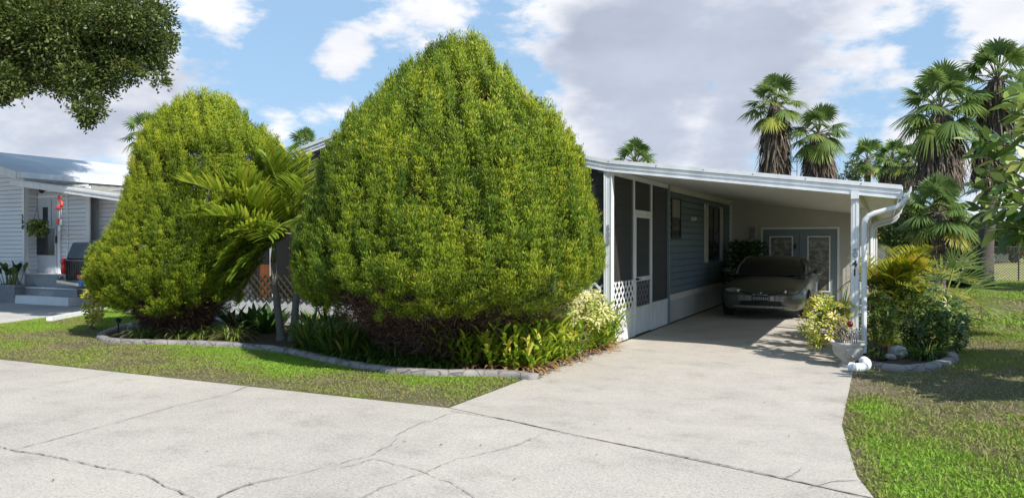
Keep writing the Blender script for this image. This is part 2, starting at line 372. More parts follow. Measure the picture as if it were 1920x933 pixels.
crack([(650,945),(720,915),(800,888),(860,862),(960,838),(1030,812)], .006, .014, mat='jointstain', z=.0160)
crack([(845,771),(960,790),(1080,818),(1250,851),(1400,883),(1530,912),(1650,940)], .009, .002)
crack([(1475,897),(1495,886),(1505,878)], .006, .008)
crack([(1520,915),(1570,903),(1610,901)], .006, .008)
# bare sandy soil along the drive edge

# planting bed, edged with a cast stone kerb
CURBPX = [(262,604),(225,612),(196,624),(190,632),(215,638),(270,640),(330,641),(390,643),(440,646),(500,651),(545,657),(590,667),(640,678),(700,688),(760,694),(820,698),(900,698),(960,700),(1004,706)]
CURB = [G(*p, .04) for p in CURBPX]
def smoothline(pts, n=4):
    out = []
    P = [pts[0]]+list(pts)+[pts[-1]]
    for i in range(1, len(P)-2):
        p0, p1, p2, p3 = P[i-1:i+3]
        for k in range(n):
            t = k/n; out.append(.5*((2*p1)+(-p0+p2)*t+(2*p0-5*p1+4*p2-p3)*t*t+(-p0+3*p1-3*p2+p3)*t**3))
    out.append(pts[-1]); return out
def kerb(name, pts, w, h, mat):
    b = MB(); pts = smoothline([Vector((p.x, p.y, 0)) for p in pts]); prof = [(-w/2,0),(-w*.47,h*.55),(-w*.38,h*.86),(0,h),(w*.40,h*.97),(w/2,h*.7),(w/2,0)]; n = len(prof)
    for k, p in enumerate(pts):
        d = (pts[min(k+1, len(pts)-1)]-pts[max(k-1, 0)]).normalized(); nn = Vector((-d.y, d.x, 0)); jj = random.uniform(-.004, .004)
        for a, z in prof: b.v.append(tuple(p+nn*a+Vector((0,0,z+(jj if z > 0 else 0)))))
    for k in range(len(pts)-1):
        for j in range(n-1): b.f.append((k*n+j, k*n+j+1, (k+1)*n+j+1, (k+1)*n+j))
    b.f.append(tuple(range(n))); b.f.append(tuple((len(pts)-1)*n+j for j in range(n)))
    return b.build(name, mat, smooth=True)
def kerbmat():
    m, nt, b = new_mat('stamped_kerb')
    n = noise(nt, 5, 6); r = ramp(nt, [(.3,(.31,.285,.27)), (.7,(.19,.175,.165))]); nt.links.new(n.outputs['Fac'], r.inputs['Fac'])
    tc = nt.nodes.new('ShaderNodeTexCoord'); v = nt.nodes.new('ShaderNodeTexVoronoi'); v.feature = 'DISTANCE_TO_EDGE'; v.inputs['Scale'].default_value = 4.5
    nt.links.new(tc.outputs['Object'], v.inputs['Vector']); r2 = ramp(nt, [(.0,(.30,.28,.26)), (.045,(1,1,1))]); nt.links.new(v.outputs['Distance'], r2.inputs['Fac'])
    mx = nt.nodes.new('ShaderNodeMix'); mx.data_type = 'RGBA'; mx.blend_type = 'MULTIPLY'; mx.inputs[0].default_value = 1
    nt.links.new(r.outputs['Color'], mx.inputs[6]); nt.links.new(r2.outputs['Color'], mx.inputs[7]); nt.links.new(mx.outputs[2], b.inputs['Base Color']); b.inputs['Roughness'].default_value = .85
    n2 = noise(nt, 55, 5); bp = nt.nodes.new('ShaderNodeBump'); bp.inputs['Strength'].default_value = .5; bp.inputs['Distance'].default_value = .01
    nt.links.new(n2.outputs['Fac'], bp.inputs['Height']); nt.links.new(bp.outputs['Normal'], b.inputs['Normal']); return m
M['kerb'] = kerbmat()
k = kerb('garden_kerb', CURB, .145, .075, M['kerb']); tag(k, 'curved grey stamped concrete edging in front of the big evergreens', 'garden edging')
bedpts = [(p.x, p.y+.04) for p in CURB]+[(-3.82,8.4),(-3.82,11.40),(-12.4,11.40),(CURB[0].x,11.40)]
sheet('mulch_bed', bedpts[:-1], .020, M['mulch'])
RC = [G(1622,682,.03),G(1650,687,.03),G(1700,691,.03),G(1745,687,.03),G(1775,679,.03),G(1786,671,.03),G(1780,660,.03),G(1768,648,.03)]
k = kerb('garden_kerb', RC, .15, .08, M['kerb']); tag(k, 'short curved grey edging around the bed right of the driveway', 'garden edging')
sheet('mulch_bed', [(p.x, p.y) for p in RC]+[(.9,13.3),(-.40,13.3),(-.40,10.5)], .020, M['mulch'])

M['ringbark'] = pmat('ringed_palm_bark', (.17,.16,.145), (.10,.095,.085), 12, .8, bump=.6, bscale=10, stretch=(.2,.2,5))
M['shaft'] = pmat('green_crownshaft', (.10,.14,.04), (.07,.09,.03), 4, .5)
M['stemg'] = pmat('yellow_green_stems', (.20,.22,.04), (.12,.15,.03), 4, .5)

M['darklattice'] = pmat('tree_shade_lattice', (.07,.06,.04), (.045,.045,.03), 6, .8)  # shade of the evergreens painted into the colour of the left front lattice
# ------------------------------------------------------------------ generic building pieces
def lap_wall(bm, p, q, z0, z1, out, pitch=.2, depth=.026, top=None):
    """lap siding from p to q (2D), outward 2D vector; top(s) clips the height at fraction s"""
    p = Vector(p); q = Vector(q); o = Vector(out)
    nseg = 1 if top is None else 24
    for j in range(nseg):
        a = p.lerp(q, j/nseg); b = p.lerp(q, (j+1)/nseg); zt = z1 if top is None else top((j+.5)/nseg); z = z0
        while z < zt-1e-3:
            zz = min(z+pitch, zt); f = (zz-z)/pitch
            i = len(bm.v)
            g = pitch*.12
            for c, (dd, h) in ((a,(depth,z+g)),(b,(depth,z+g)),(b,(depth*(1-f)+.004,zz)),(a,(depth*(1-f)+.004,zz)),(a,(-.035,z+g)),(b,(-.035,z+g)),(a,(-.035,z)),(b,(-.035,z))):
                bm.v.append((c.x+o.x*dd, c.y+o.y*dd, h))
            bm.f += [(i,i+1,i+2,i+3),(i,i+4,i+5,i+1),(i+4,i+6,i+7,i+5)]
            z = zz
def textobj(name, txt, size, loc, xdir, mat, parent, depth=.004, vertical=False):
    """raised lettering standing on a vertical face; xdir = reading direction, z up"""
    cu = bpy.data.curves.new('t', 'FONT'); cu.body = txt; cu.size = size; cu.extrude = depth; cu.align_x = 'CENTER'; cu.align_y = 'CENTER'
    cu.offset = size*.018; cu.space_line = .86
    t = bpy.data.objects.new('t', cu); COL.objects.link(t); bpy.context.view_layer.update()
    me = bpy.data.meshes.new_from_object(t.evaluated_get(bpy.context.evaluated_depsgraph_get())); COL.objects.unlink(t); bpy.data.objects.remove(t)
    x = Vector(xdir).normalized(); z = Vector((0,0,1)); y = z.cross(x)*-1   # text local y -> world z ; local z -> outward
    outw = x.cross(z)
    m = Matrix(((x.x, z.x, outw.x, loc[0]), (x.y, z.y, outw.y, loc[1]), (x.z, z.z, outw.z, loc[2]), (0,0,0,1)))
    me.transform(m); me.materials.clear(); me.materials.append(mat); me.name = name
    o = bpy.data.objects.new(name, me); link(o, parent); return o
def lattice(bm, u0, u1, z0, z1, place, pitch=.125, w=.034, th=.008):
    """diagonal lattice in the rectangle u0..u1 x z0..z1; place(u,z,d) -> world point"""
    H = z1-z0
    for sgn, dd in ((1, 0), (-1, th+.001)):
        k = u0-H
        while k < u1+H:
            # line u = k + s*(z-z0) ; clip
            if sgn > 0: a = (k, z0); b = (k+H, z1)
            else: a = (k+H, z0); b = (k, z1)
            pts = []
            (ua, za), (ub, zb) = a, b
            t0, t1 = 0., 1.; du = ub-ua
            for lim, s in ((u0, 1), (u1, -1)):
                # s*(ua+t*du - lim) >= 0
                A = s*(ua-lim); B = s*du
                if abs(B) < 1e-9: continue
                t = -A/B
                if B > 0: t0 = max(t0, t)
                else: t1 = min(t1, t)
            if t1-t0 > .02:
                p = place(ua+du*t0, za+(zb-za)*t0, dd); q = place(ua+du*t1, za+(zb-za)*t1, dd)
                nrm_ = (place(u0, z0, 1)-place(u0, z0, 0)).normalized()
                bm.obox(p, q, w, th, up=nrm_)
            k += pitch

# ================================================================== the home in the middle
XW = -3.86; YF = 11.42; YP = 14.9; YB = 21.64; XL = -12.3
RIDX, RIDZ = -8.1, 3.87
home = thing('mobile_home', 'pale blue mobile home with white fascia and screened porch behind the big rounded evergreens', 'house', (-6, 14, 0))
def roofz(x):
    if x < RIDX: return RIDZ-.25*(RIDX-x)
    if x < -3.88: return RIDZ-.2335*(x-RIDX)
    return 2.885-.1294*(x+3.88)
YR0 = 11.35; YR1 = 25.5
# roof skin (ridge + right slope + carport pan)
b = MB()
for (xa, xb) in ((XL-.25, RIDX), (RIDX, -3.88), (-3.88, .17)):
    i = len(b.v)
    for x in (xa, xb):
        for y in (YR0+.03, YR1):
            for dz in (-.10, -.02): b.v.append((x, y, roofz(x)+dz))
    b.f += [tuple(i+k for k in q) for q in ((0,1,3,2),(4,6,7,5),(0,4,5,1),(2,3,7,6),(1,5,7,3),(0,2,6,4))]
roof = b.build('roof', M['shingle_metal'], home)
# soffit with pan ribs under the carport
b = MB(); n = 0
y = YR0+.05
while y < YR1-.3:
    z0, z1 = roofz(XW)-.125, roofz(.12)-.125
    b.face([(XW, y, z0), (.12, y, z1), (.12, y+.29, z1), (XW, y+.29, z0)])
    b.face([(XW, y+.29, z0), (.12, y+.29, z1), (.12, y+.30, z1+.015), (XW, y+.30, z0+.015)])
    b.face([(XW, y+.30, z0+.015), (.12, y+.30, z1+.015), (.12, y+.305, z1), (XW, y+.305, z0)])
    y += .305
b.build('ceiling', M['soffit'], home)
# fascia: lower board and the cap strip above it
for (nm, dz0, dz1, yy, th) in (('fascia', -.185, -.062, YR0, .03), ('fascia_cap', -.058, .0, YR0-.02, .05)):
    b = MB()
    for (xa, xb) in ((XL-.27, RIDX), (RIDX, -3.88), (-3.88, .19)):
        i = len(b.v)
        for x in (xa, xb):
            for y in (yy, yy+th):
                for dz in (dz0, dz1): b.v.append((x, y, roofz(x)+dz))
        b.f += [tuple(i+k for k in q) for q in ((0,1,3,2),(4,6,7,5),(0,4,5,1),(2,3,7,6),(1,5,7,3),(0,2,6,4))]
    fo = b.build(nm, M['white_metal'], home)
    if nm == 'fascia':
        for x in np.arange(-3.7, .1, .62):
            pass
b = MB()   # lower lip line of the fascia
for (xa, xb) in ((-3.88, .19), (RIDX, -3.88), (XL-.27, RIDX)):
    b.obox((xa, YR0-.012, roofz(xa)-.175), (xb, YR0-.012, roofz(xb)-.175), .018, .02)
    b.obox((xa, YR0-.008, roofz(xa)-.112), (xb, YR0-.008, roofz(xb)-.112), .012, .010)
b.build('fascia_lip', M['white_metal'], home)
for x in (-3.85,-3.1,-2.4,-1.7,-1.0,-.3): MB().ell((x, YR0-.022, roofz(x)-.03), .008, .006, .008, 6, 4).build('screw_head', M['black'], home)
# gutter on the right eave
gx = .19; gz = roofz(.19)
b = MB()
prof = [(0,-.02),(.0,-.15),(.07,-.15),(.115,-.08),(.115,-.02),(.10,-.02),(.10,-.075),(.06,-.135),(.012,-.135),(.012,-.02)]
b.prism([(gx+a, gz+c) for a, c in prof], 'y', YR0-.01, YR1)
gut = b.build('gutter', M['white_metal'], home)
# side beam above the posts + posts + numbers
XPOST = -.375
zb = roofz(XPOST)-.13
b = MB(); b.box(XPOST-.05, XPOST+.05, YF-.1, YR1-.2, zb-.11, zb-.003); b.build('beam', M['white_metal'], home)
posts = []
for yy in (YF, 14.7, 18.0, 21.3):
    b = MB(); s = .05
    b.box(XPOST-s, XPOST+s, yy-s, yy+s, .0, zb-.115)
    b.box(XPOST-s+.018, XPOST-.008, yy-s-.005, yy-s-.001, .02, zb-.13)
    b.box(XPOST+.008, XPOST+s-.018, yy-s-.005, yy-s-.001, .02, zb-.13)
    b.box(XPOST-.075, XPOST+.075, yy-.075, yy+.075, .009, .03)
    posts.append(b.build('post', M['white_metal'], home, bevel=.004))
c = onY(1601, 503, YF-.06)
textobj('house_number', '4\n1', .135, (XPOST-.0, YF-.058, c.z), (1,0,0), M['darknum'], posts[0])
# scroll-shaped grey ornament above the number
b = MB(); pts = []
for k in range(30):
    a = k/29*math.pi*2.6; rr = .012+.028*k/29; pts.append((XPOST+rr*math.cos(a), YF-.062, onY(1601, 476, YF).z+rr*1.35*math.sin(a)))
b.tube(pts, .006, 6); b.tube([(XPOST-.03, YF-.062, onY(1601,468,YF).z), (XPOST+.035, YF-.062, onY(1601,466,YF).z)], .005, 6); b.build('scroll_ornament', M['graynum'], posts[0])
# downspouts: gutter -> elbow -> post
def downspout(yy, ztop_out):
    b = MB(); x0 = gx+.06; zt = gz-.14; xp = XPOST+.115; dy = yy-.02
    pts = [(x0, dy, zt+.03), (x0-.01, dy, zt-.03), (x0-.06, dy, zt-.10), (x0-.12, dy, zt-.145), (xp+.12, dy, zt-.225), (xp+.05, dy, zt-.26), (xp+.01, dy, zt-.31), (xp, dy, zt-.37), (xp, dy, .25), (xp-.0, dy, .12)]
    b.tube(pts, .036, 10)
    b.box(xp-.05, xp+.046, dy-.046, dy-.040, 1.30, 1.315)
    return b.build('downspout', M['white_metal'], home, smooth=False, bevel=0)
downspout(YF-.02, 0); downspout(16.4, 0); downspout(19.5, 0)
# ---- side wall of the house proper (X = XW plane, lap siding), skirting and trims
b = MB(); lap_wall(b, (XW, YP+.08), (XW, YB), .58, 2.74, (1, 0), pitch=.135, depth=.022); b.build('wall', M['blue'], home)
b = MB(); b.box(XW-.16, XW-.045, YP, YR1-.3, .0, 2.75); b.box(XL, XW-.17, YP+.04, YP+.12, 0, 2.75)
b.build('wall_core', M['blue'], home)
b = MB(); b.box(XW, XW+.03, YP+.085, YB, .455, .578); b.build('base_trim', M['tan'], home)
b = MB(); yy = YP+.09
while yy < YB-.05:
    b.box(XW-.035, XW+.022, yy, yy+.060, .02, .452); b.box(XW-.035, XW-.025, yy+.058, yy+.102, .02, .452); yy += .10
b.build('skirting', M['skirt'], home)
b = MB(); b.box(XW, XW+.045, YP, YP+.08, .012, 2.745); b.build('corner_trim', M['bluetrim'], home)
b = MB(); b.box(XW, XW+.04, YP+.085, YB, 2.62, 2.738); b.build('wall_cap_trim', M['tan'], home)
b = MB(); b.box(XW+.004, XW+.05, YB-.06, YB-.003, .012, 2.615); b.build('corner_trim', M['white'], home)
# windows in the side wall
def side_window(pxl, pxr, pyt, pyb_near, panes, shutters):
    a = onX(pxl, pyt, XW+.03); c = onX(pxr, pyt, XW+.03); y0, y1 = a.y, c.y
    zt = a.z; zb_ = onX(pxl, pyb_near, XW+.03).z
    b = MB(); t = .035; X0, X1 = XW+.001, XW+.04
    b.box(X0, X1, y0, y1, zt-t, zt); b.box(X0, X1, y0, y1, zb_, zb_+t); b.box(X0, X1, y0, y0+t, zb_+t, zt-t); b.box(X0, X1, y1-t, y1, zb_+t, zt-t)
    if panes == 2: ym = (y0+y1)/2; b.box(X0, X1, ym-t/2, ym+t/2, zb_+t, zt-t)
    zm = (zt+zb_)/2; b.box(X0, X1-.008, y0+t, y1-t, zm-.015, zm+.015)
    w = b.build('window', M['black'], home)
    b = MB(); b.box(X0, XW+.022, y0+t+.002, y1-t-.002, zb_+t, zm-.016); b.build('pane', M['pane'], w)
    b = MB(); b.box(X0, XW+.022, y0+t+.002, y1-t-.002, zm+.016, zt-t-.001); b.build('pane', M['blind'] if panes == 1 else M['pane'], w)
    if shutters:
        for (ya, yb) in ((y0-.36, y0-.02), (y1+.02, y1+.36)):
            b = MB(); b.box(XW+.0185, XW+.05, ya, ya+.04, zb_-.03, zt+.03); b.box(XW+.0185, XW+.05, yb-.04, yb, zb_-.03, zt+.03)
            for k in range(26):
                z = zb_-.03+(zt-zb_+.02)*k/26; b.box(XW+.0185, XW+.038, ya+.041, yb-.041, z, z+.028)
            b.build('shutter', M['tan'], home)
side_window(1259.5, 1277, 369, 447, 1, False)
side_window(1327, 1349, 385, 489, 2, True)
b = MB(); q = onX(1298, 410, XW+.03); b.box(XW+.01, XW+.06, q.y-.05, q.y+.05, q.z-.05, q.z+.04); b.lathe((XW+.08, q.y, q.z-.03), [(.0,.07),(.04,.06),(.045,.0),(.0,-.02)], 10); b.build('wall_lamp', M['tan'], home)
# ---- back wall (shed front) with vertical grooves
XS = -.22
b = MB(); x = XW+.05
while x < XS:
    x1 = min(x+.085, XS); zt = roofz(x)-.128
    b.box(x, x1, YB, YB+.10, .01, zt); b.box(x1, min(x1+.015, XS), YB+.008, YB+.10, .01, zt); x += .10
b.box(XS-.1, XS, YB+.101, YR1-.4, .01, roofz(XS)-.13)
b.build('shed_wall', M['cream'], home)
# double door
dl = onY(1431, 500, YB).x; dr = onY(1569, 500, YB).x; dt = onY(1500, 430, YB).z
dm = (dl+dr)/2
b = MB(); t = .05
b.box(dl-t-.012, dl-.012, YB-.03, YB-.001, .01, dt+.012+t); b.box(dr+.012, dr+t+.012, YB-.03, YB-.001, .01, dt+.012+t); b.box(dl-.012, dr+.012, YB-.03, YB-.001, dt+.012, dt+.012+t)
b.build('door_frame', M['white'], home)
for (xa, xb, la, lb) in ((dl, dm-.008, 1443, 1487), (dm+.008, dr, 1514, 1557)):
    b = MB(); ya, yb = YB-.035, YB-.002; wa, wb = onY(la, 480, YB).x, onY(lb, 480, YB).x; wt = onY(1500, 442.5, YB).z; wz = .32
    b.box(xa, wa, ya, yb, .03, dt); b.box(wb, xb, ya, yb, .03, dt); b.box(wa, wb, ya, yb, wt, dt); b.box(wa, wb, ya, yb, .03, wz)
    d = b.build('door', M['bluetrim'], home)
    b = MB(); t = .03
    b.box(wa, wa+t, ya-.012, yb, wz, wt); b.box(wb-t, wb, ya-.012, yb, wz, wt); b.box(wa+t, wb-t, ya-.012, yb, wt-t, wt); b.box(wa+t, wb-t, ya-.012, yb, wz, wz+t); b.build('frame', M['white'], d)
    b = MB(); b.box(wa+t+.001, wb-t-.001, YB-.02, YB-.01, wz+t+.001, wt-t-.001); b.build('pane', M['filmpane'], d)
    if xa == dl:
        hp = onY(1491, 462, YB-.04); b = MB(); b.box(hp.x-.02, hp.x+.02, YB-.06, YB-.036, hp.z-.06, hp.z+.07); b.ell((hp.x, YB-.08, hp.z-.04), .03, .03, .03, 10, 6); b.build('handle', M['black'], d)
# wall box and dark box beneath
q = onY(1412, 436, YB-.05)
b = MB(); b.box(q.x-.07, q.x+.07, YB-.09, YB-.002, q.z-.02, q.z+.14); b.box(q.x-.055, q.x+.055, YB-.07, YB-.002, q.z-.18, q.z-.025); b.box(q.x-.05, q.x+.05, YB-.10, YB-.091, q.z+.02, q.z+.11); b.build('meter_box', M['planter'], home, bevel=.006)
# ================================================================== screened porch
# corner post, header, kick panels, screens
b = MB(); b.box(XW-.055, XW+.055, YF-.055, YF+.055, .0, 2.70); b.box(XW-.075, XW-.058, YF-.07, YF-.056, .0, 2.70)
b.box(XW+.035, XW+.05, YF-.063, YF-.056, .0, 2.70); b.box(XW-.05, XW-.035, YF-.063, YF-.056, .0, 2.70)
cp = b.build('post', M['white_metal'], home, bevel=.004)
zc = onY(1143, 440.5, YF-.06)
textobj('house_number', '5\n8\n8', .125, (XW-.0, YF-.064, zc.z), (1,0,0), M['graynum'], cp, depth=.004)
DY0 = onX(1188, 600, XW).y; DY1 = onX(1219, 600, XW).y     # screen door
KZ = .47
fr = MB(); u = .045
X0, X1 = XW-.02, XW+.025
def ybar(y0, y1, z0, z1): fr.box(X0, X1, y0, y1, z0, z1)
ybar(YF+.056, DY0-.05, KZ, KZ+.04); ybar(DY1+.05, YP-.002, KZ, KZ+.04)
ybar(YF+.056, YP-.002, 2.66, 2.74)
ybar(DY0-.05, DY0-.004, .012, 2.655); ybar(DY1+.004, DY1+.05, .012, 2.655)
dtp = onX(1203, 403, XW).z
ybar(DY0-.003, DY1+.003, dtp+.004, dtp+.075)
fr.build('porch_frame', M['white_metal'], home)
MB().box(XW-.018, XW+.018, YF+.056, DY0-.052, .012, KZ-.002).build('kick_panel', M['white_metal'], home); MB().box(XW-.018, XW+.018, DY1+.052, YP-.003, .012, KZ-.002).build('kick_panel', M['white_metal'], home)
# screen sheets on the side
b = MB()
for (ya, yb, za, zb2) in ((YF+.056, DY0-.051, KZ+.041, 2.659), (DY1+.051, YP-.003, KZ+.041, 2.659), (DY0-.003, DY1+.003, dtp+.076, 2.659)): b.box(XW+.004, XW+.006, ya, yb, za, zb2)
b.build('screen', M['screen'], home)
# door leaf
b = MB(); e = .05; Xa, Xb = XW-.012, XW+.034
midz = onX(1203, 521, XW).z
b.box(Xa, Xb, DY0, DY0+e, .03, dtp); b.box(Xa, Xb, DY1-e, DY1, .03, dtp); b.box(Xa, Xb, DY0+e, DY1-e, dtp-e, dtp)
b.box(Xa, Xb, DY0+e, DY1-e, midz-.04, midz+.03); b.box(Xa, Xb, DY0+e, DY1-e, KZ-.02, KZ+.03); b.box(Xa+.005, Xb-.008, DY0+e, DY1-e, .03, KZ-.021)
sd = b.build('screen_door', M['white_metal'], home)
b = MB(); b.box(XW+.004, XW+.006, DY0+e+.001, DY1-e-.001, KZ+.031, midz-.041); b.box(XW+.004, XW+.006, DY0+e+.001, DY1-e-.001, midz+.031, dtp-e-.001); b.build('screen', M['screen'], sd)
b = MB(); b.box(Xb, Xb+.05, DY0+.01, DY0+.05, midz-.02, midz+.02); b.tube([(Xb+.05, DY0+.03, midz), (Xb+.05, DY0+.14, midz)], .009, 8); b.build('handle', M['black'], sd)
# lattice just inside the screens
LT = onX(1160, 528, XW).z
b = MB(); lattice(b, YF+.06, DY0-.06, KZ+.02, LT, lambda u_, z, d: Vector((XW+.032+d, u_, z)), pitch=.18, w=.032)
lattice(b, DY0+.055, DY1-.055, KZ+.035, LT-.02, lambda u_, z, d: Vector((XW-.022-d, u_, z)), pitch=.18, w=.03, th=.006)
b.build('lattice', M['white'], home)
# front of the porch
b = MB(); b.box(XL, XW-.077, YF-.016, YF+.016, .0, KZ+.01); b.build('kick_panel', M['white_metal'], home)
b = MB()
FX = [XL, -10.75, -9.3, -7.7, -6.1, XW-.08]
for k, x in enumerate(FX[:-1]): b.box(x-.025, x+.035, YF-.022, YF+.022, KZ+.012, roofz(x)-.2)
b.box(XL, XW-.08, YF-.02, YF+.02, KZ+.012, KZ+.05)
b.build('porch_frame', M['white_metal'], home)
b = MB()
for k in range(len(FX)-1):
    xa, xb = FX[k]+.036, FX[k+1]-.026
    pts = [(xa, YF, KZ+.051), (xb, YF, KZ+.051), (xb, YF, roofz(xb)-.19)]
    if xa < RIDX < xb: pts.append((RIDX, YF, RIDZ-.19))
    pts.append((xa, YF, roofz(xa)-.19)); b.face(pts)
b.build('screen', M['screen'], home)
b = MB(); lattice(b, FX[3]+.05, XW-.1, KZ+.03, LT+.0, lambda u_, z, d: Vector((u_, YF-.035-d, z)), pitch=.155, w=.036); b.build('lattice', M['white'], home)
b = MB(); lattice(b, XL+.05, FX[3]-.03, KZ+.03, LT+.0, lambda u_, z, d: Vector((u_, YF-.035-d, z)), pitch=.155, w=.036); tag(b.build('lattice', M['darklattice'], home), 'dark lattice with tree shade in its colour')
# porch floor, left wall and the inner wall
b = MB(); b.box(XL, XW-.03, YF+.05, YP, .10, .14); b.build('porch_floor', M['stepgrey'], home)
b = MB(); b.box(XL-.1, XL-.002, YF, YR1-.3, 0, 2.7); b.build('wall', M['blue'], home)
b = MB(); n_ = 40
lap_wall(b, (XL, YP-.003), (XW-.02, YP-.003), .15, 2.7, (0,-1), top=lambda s: roofz(XL+(XW-.02-XL)*s)-.15); b.build('gable_wall', M['blue'], home)
# orange wooden panel seen through the lattice
pa = onY(484, 520, YF+.3); pb = onY(514, 520, YF+.3)
o = MB(); ztp = onY(495, 496, YF+.3).z
for k in range(5):
    xa = pa.x+(pb.x-pa.x)*k/5; o.box(xa, xa+(pb.x-pa.x)/5-.01, YF+.28, YF+.32, .145, ztp)
o.box(pa.x, pb.x, YF+.321, YF+.345, .35, .43); o.box(pa.x, pb.x, YF+.321, YF+.345, .95, 1.03)
tag(o.build('wooden_board', M['orange']), 'orange brown wooden board standing inside the porch behind dark lattice', 'board')

# ================================================================== neighbour's home
YN = 13.1
nei = thing('mobile_home', 'white sided mobile home with a shaded metal roof beyond the left evergreen', 'house', (-24, 15, 0))
XC = onY(48, 450, YN).x      # right end of the front wall
XE, ZE = onY(30, 320, 12.6).x, onY(30, 322, 12.6).z
XR = -24.6; ZR = ZE+.235*(XE-XR)
XLL = -28.3
def nz(x): return ZR-.235*abs(x-XR)
b = MB(); lap_wall(b, (XLL, YN), (XC, YN), .05, 3.3, (0,-1), pitch=.115, top=lambda s: nz(XLL+(XC-XLL)*s)-.12); b.box(XLL, XC-.04, YN+.05, YN+.1, 0, 3.0); b.build('wall', M['neisid'], nei)
b = MB(); YD = 13.45
XDe = onY(168, 450, YD).x
lap_wall(b, (XC-.6, YD), (XDe, YD), .55, 3.15, (0,-1), pitch=.115); b.build('wall', M['neisid'], nei)
b = MB(); lap_wall(b, (XC, YN), (XC, YD), .05, 3.3, (1,0), pitch=.115); b.build('return_wall', M['neisid'], nei)
b = MB(); b.box(XC-.1, XC+.025, YN-.03, YN-.001, .02, 3.25); b.box(XC+.001, XC+.03, YN-.03, YN+.07, .02, 3.2); b.box(XC+.2, XC+.3, YD-.16, YD-.04, .02, 3.1) if False else None
b.build('corner_trim', M['white'], nei)
b = MB(); b.box(XDe-.1, XDe+.06, YD-.04, YD-.003, .3, 3.1); xt = onY(153, 450, YD).x; b.box(xt-.03, xt+.03, YD-.035, YD-.0185, .4, 3.1) if False else None; xq = onY(128, 450, YD).x; b.box(xq-.025, xq+.025, YD-.03, YD-.019, .5, 3.1); b.build('corner_trim', M['white'], nei)
b = MB(); lap_wall(b, (XDe, YD+.3), (XDe+5, YD+.3), .1, 3.0, (0,-1), pitch=.115); b.box(XC-1, XDe+5, YD+.32, YD+.4, 0, 2.9); b.build('shed_wall', M['neisid'], nei)
# door on the stoop
a = onY(69, 372, YD-.02); c = onY(110, 372, YD-.02); zt = a.z; zb_ = onY(90, 512, YD-.02).z
b = MB(); f_ = .06
b.box(a.x-.05, a.x, YD-.06, YD-.02, zb_, zt+.08); b.box(c.x, c.x+.1, YD-.06, YD-.02, zb_, zt+.08); b.box(a.x, c.x, YD-.06, YD-.02, zt+.002, zt+.08); b.build('door_frame', M['white'], nei)
b = MB(); w_ = c.x-a.x
b.box(a.x+.003, c.x-.003, YD-.045, YD-.021, zb_+.01, zt)
d = b.build('door', M['neidoor'], nei)
b = MB(); zm = onY(90, 427, YD).z; zk = onY(90, 478, YD).z
b.box(a.x+.05, c.x-.12, YD-.062, YD-.046, zk, zm-.02); b.build('pane', M['pane'], d)
b = MB(); b.box(a.x+.30, a.x+.52, YD-.052, YD-.046, zm+.12, zt-.25); b.build('pane', M['pane'], d)
b = MB(); b.box(a.x+.02, c.x-.02, YD-.064, YD-.046, zm-.018, zm+.03); b.box(c.x-.115, c.x-.04, YD-.064, YD-.046, zb_+.02, zm-.02); b.box(a.x+.05, c.x-.12, YD-.064, YD-.046, zk-.03, zk-.002); b.box(c.x-.30, c.x-.27, YD-.064,YD-.046, zm+.03, zt-.04); b.build('frame', M['neidoor'], d)
b = MB(); b.box(c.x-.06, c.x-.02, YD-.09, YD-.065, zm-.42, zm-.22); b.build('handle', M['black'], d)
# steps
b = MB(); sx0, sx1 = XC+.04, XC+2.6
b.box(sx0, sx1, 12.55, YD-.03, .0, .22); st = b.build('steps', M['white'], nei)
b = MB(); b.box(sx0+.02, sx1-.02, 12.80, YD-.035, .224, .40); b.box(sx0+.03, sx1-.03, 13.05, YD-.04, .404, zb_-.01); b.build('riser', M['stepgrey'], st)
b = MB(); b.box(sx0+.0, sx1, 12.77, YD-.036, .402, .425); b.box(sx0+.0, sx1, 13.02, YD-.041, zb_-.008, zb_+.005); b.build('tread', M['white'], st)
# roof
b = MB()
for xa, xb in ((XLL-.3, XR), (XR, XE+.05)):
    i = len(b.v)
    for x in (xa, xb):
        for y in (12.6, 27):
            for dz in (-.1, 0): b.v.append((x, y, nz(x)+dz))
    b.f += [tuple(i+k for k in q) for q in ((0,1,3,2),(4,6,7,5),(0,4,5,1),(2,3,7,6),(1,5,7,3),(0,2,6,4))]
nr = b.build('roof', M['shingle_metal'], nei)
b = MB(); b.box(XE+.055, XE+.16, 12.58, 27, nz(XE)-.16, nz(XE)-.01); b.build('gutter', M['white_metal'], nr)
b = MB(); b.obox((XLL-.3, 12.58, nz(XLL-.3)-.09), (XR, 12.58, nz(XR)-.09), .04, .2); b.obox((XR, 12.58, nz(XR)-.09), (XE+.05, 12.58, nz(XE+.05)-.09), .04, .2); b.build('fascia', M['white_metal'], nei)
e = onY(212, 364, 12.6); XA = e.x; ZA = e.z
sl = (nz(XE)-.23-ZA)/(XA-XE)
def az(x): return nz(XE)-.23-sl*(x-XE)
b = MB(); x0, x1 = XE-.1, XA+1.6
i = len(b.v)
for x in (x0, x1):
    for y in (12.66, 22):
        for dz in (-.09, 0): b.v.append((x, y, az(x)+dz))
b.f += [tuple(i+k for k in q) for q in ((0,1,3,2),(4,6,7,5),(0,4,5,1),(2,3,7,6),(1,5,7,3),(0,2,6,4))]
for y in np.arange(12.9, 22, .3): b.obox((x0, y, az(x0)+.012), (x1, y, az(x1)+.012), .03, .024)
b.build('awning', M['roofpan'], nei)
b = MB(); b.obox((x0-.15, 12.62, az(x0-.15)-.06), (x1+.02, 12.62, az(x1+.02)-.06), .05, .17); b.obox((x0-.15, 12.585, az(x0-.15)-.02), (x1+.02, 12.585, az(x1+.02)-.02), .02, .05); b.build('fascia', M['white_metal'], nei)
q = onY(46, 440, YN-.03)
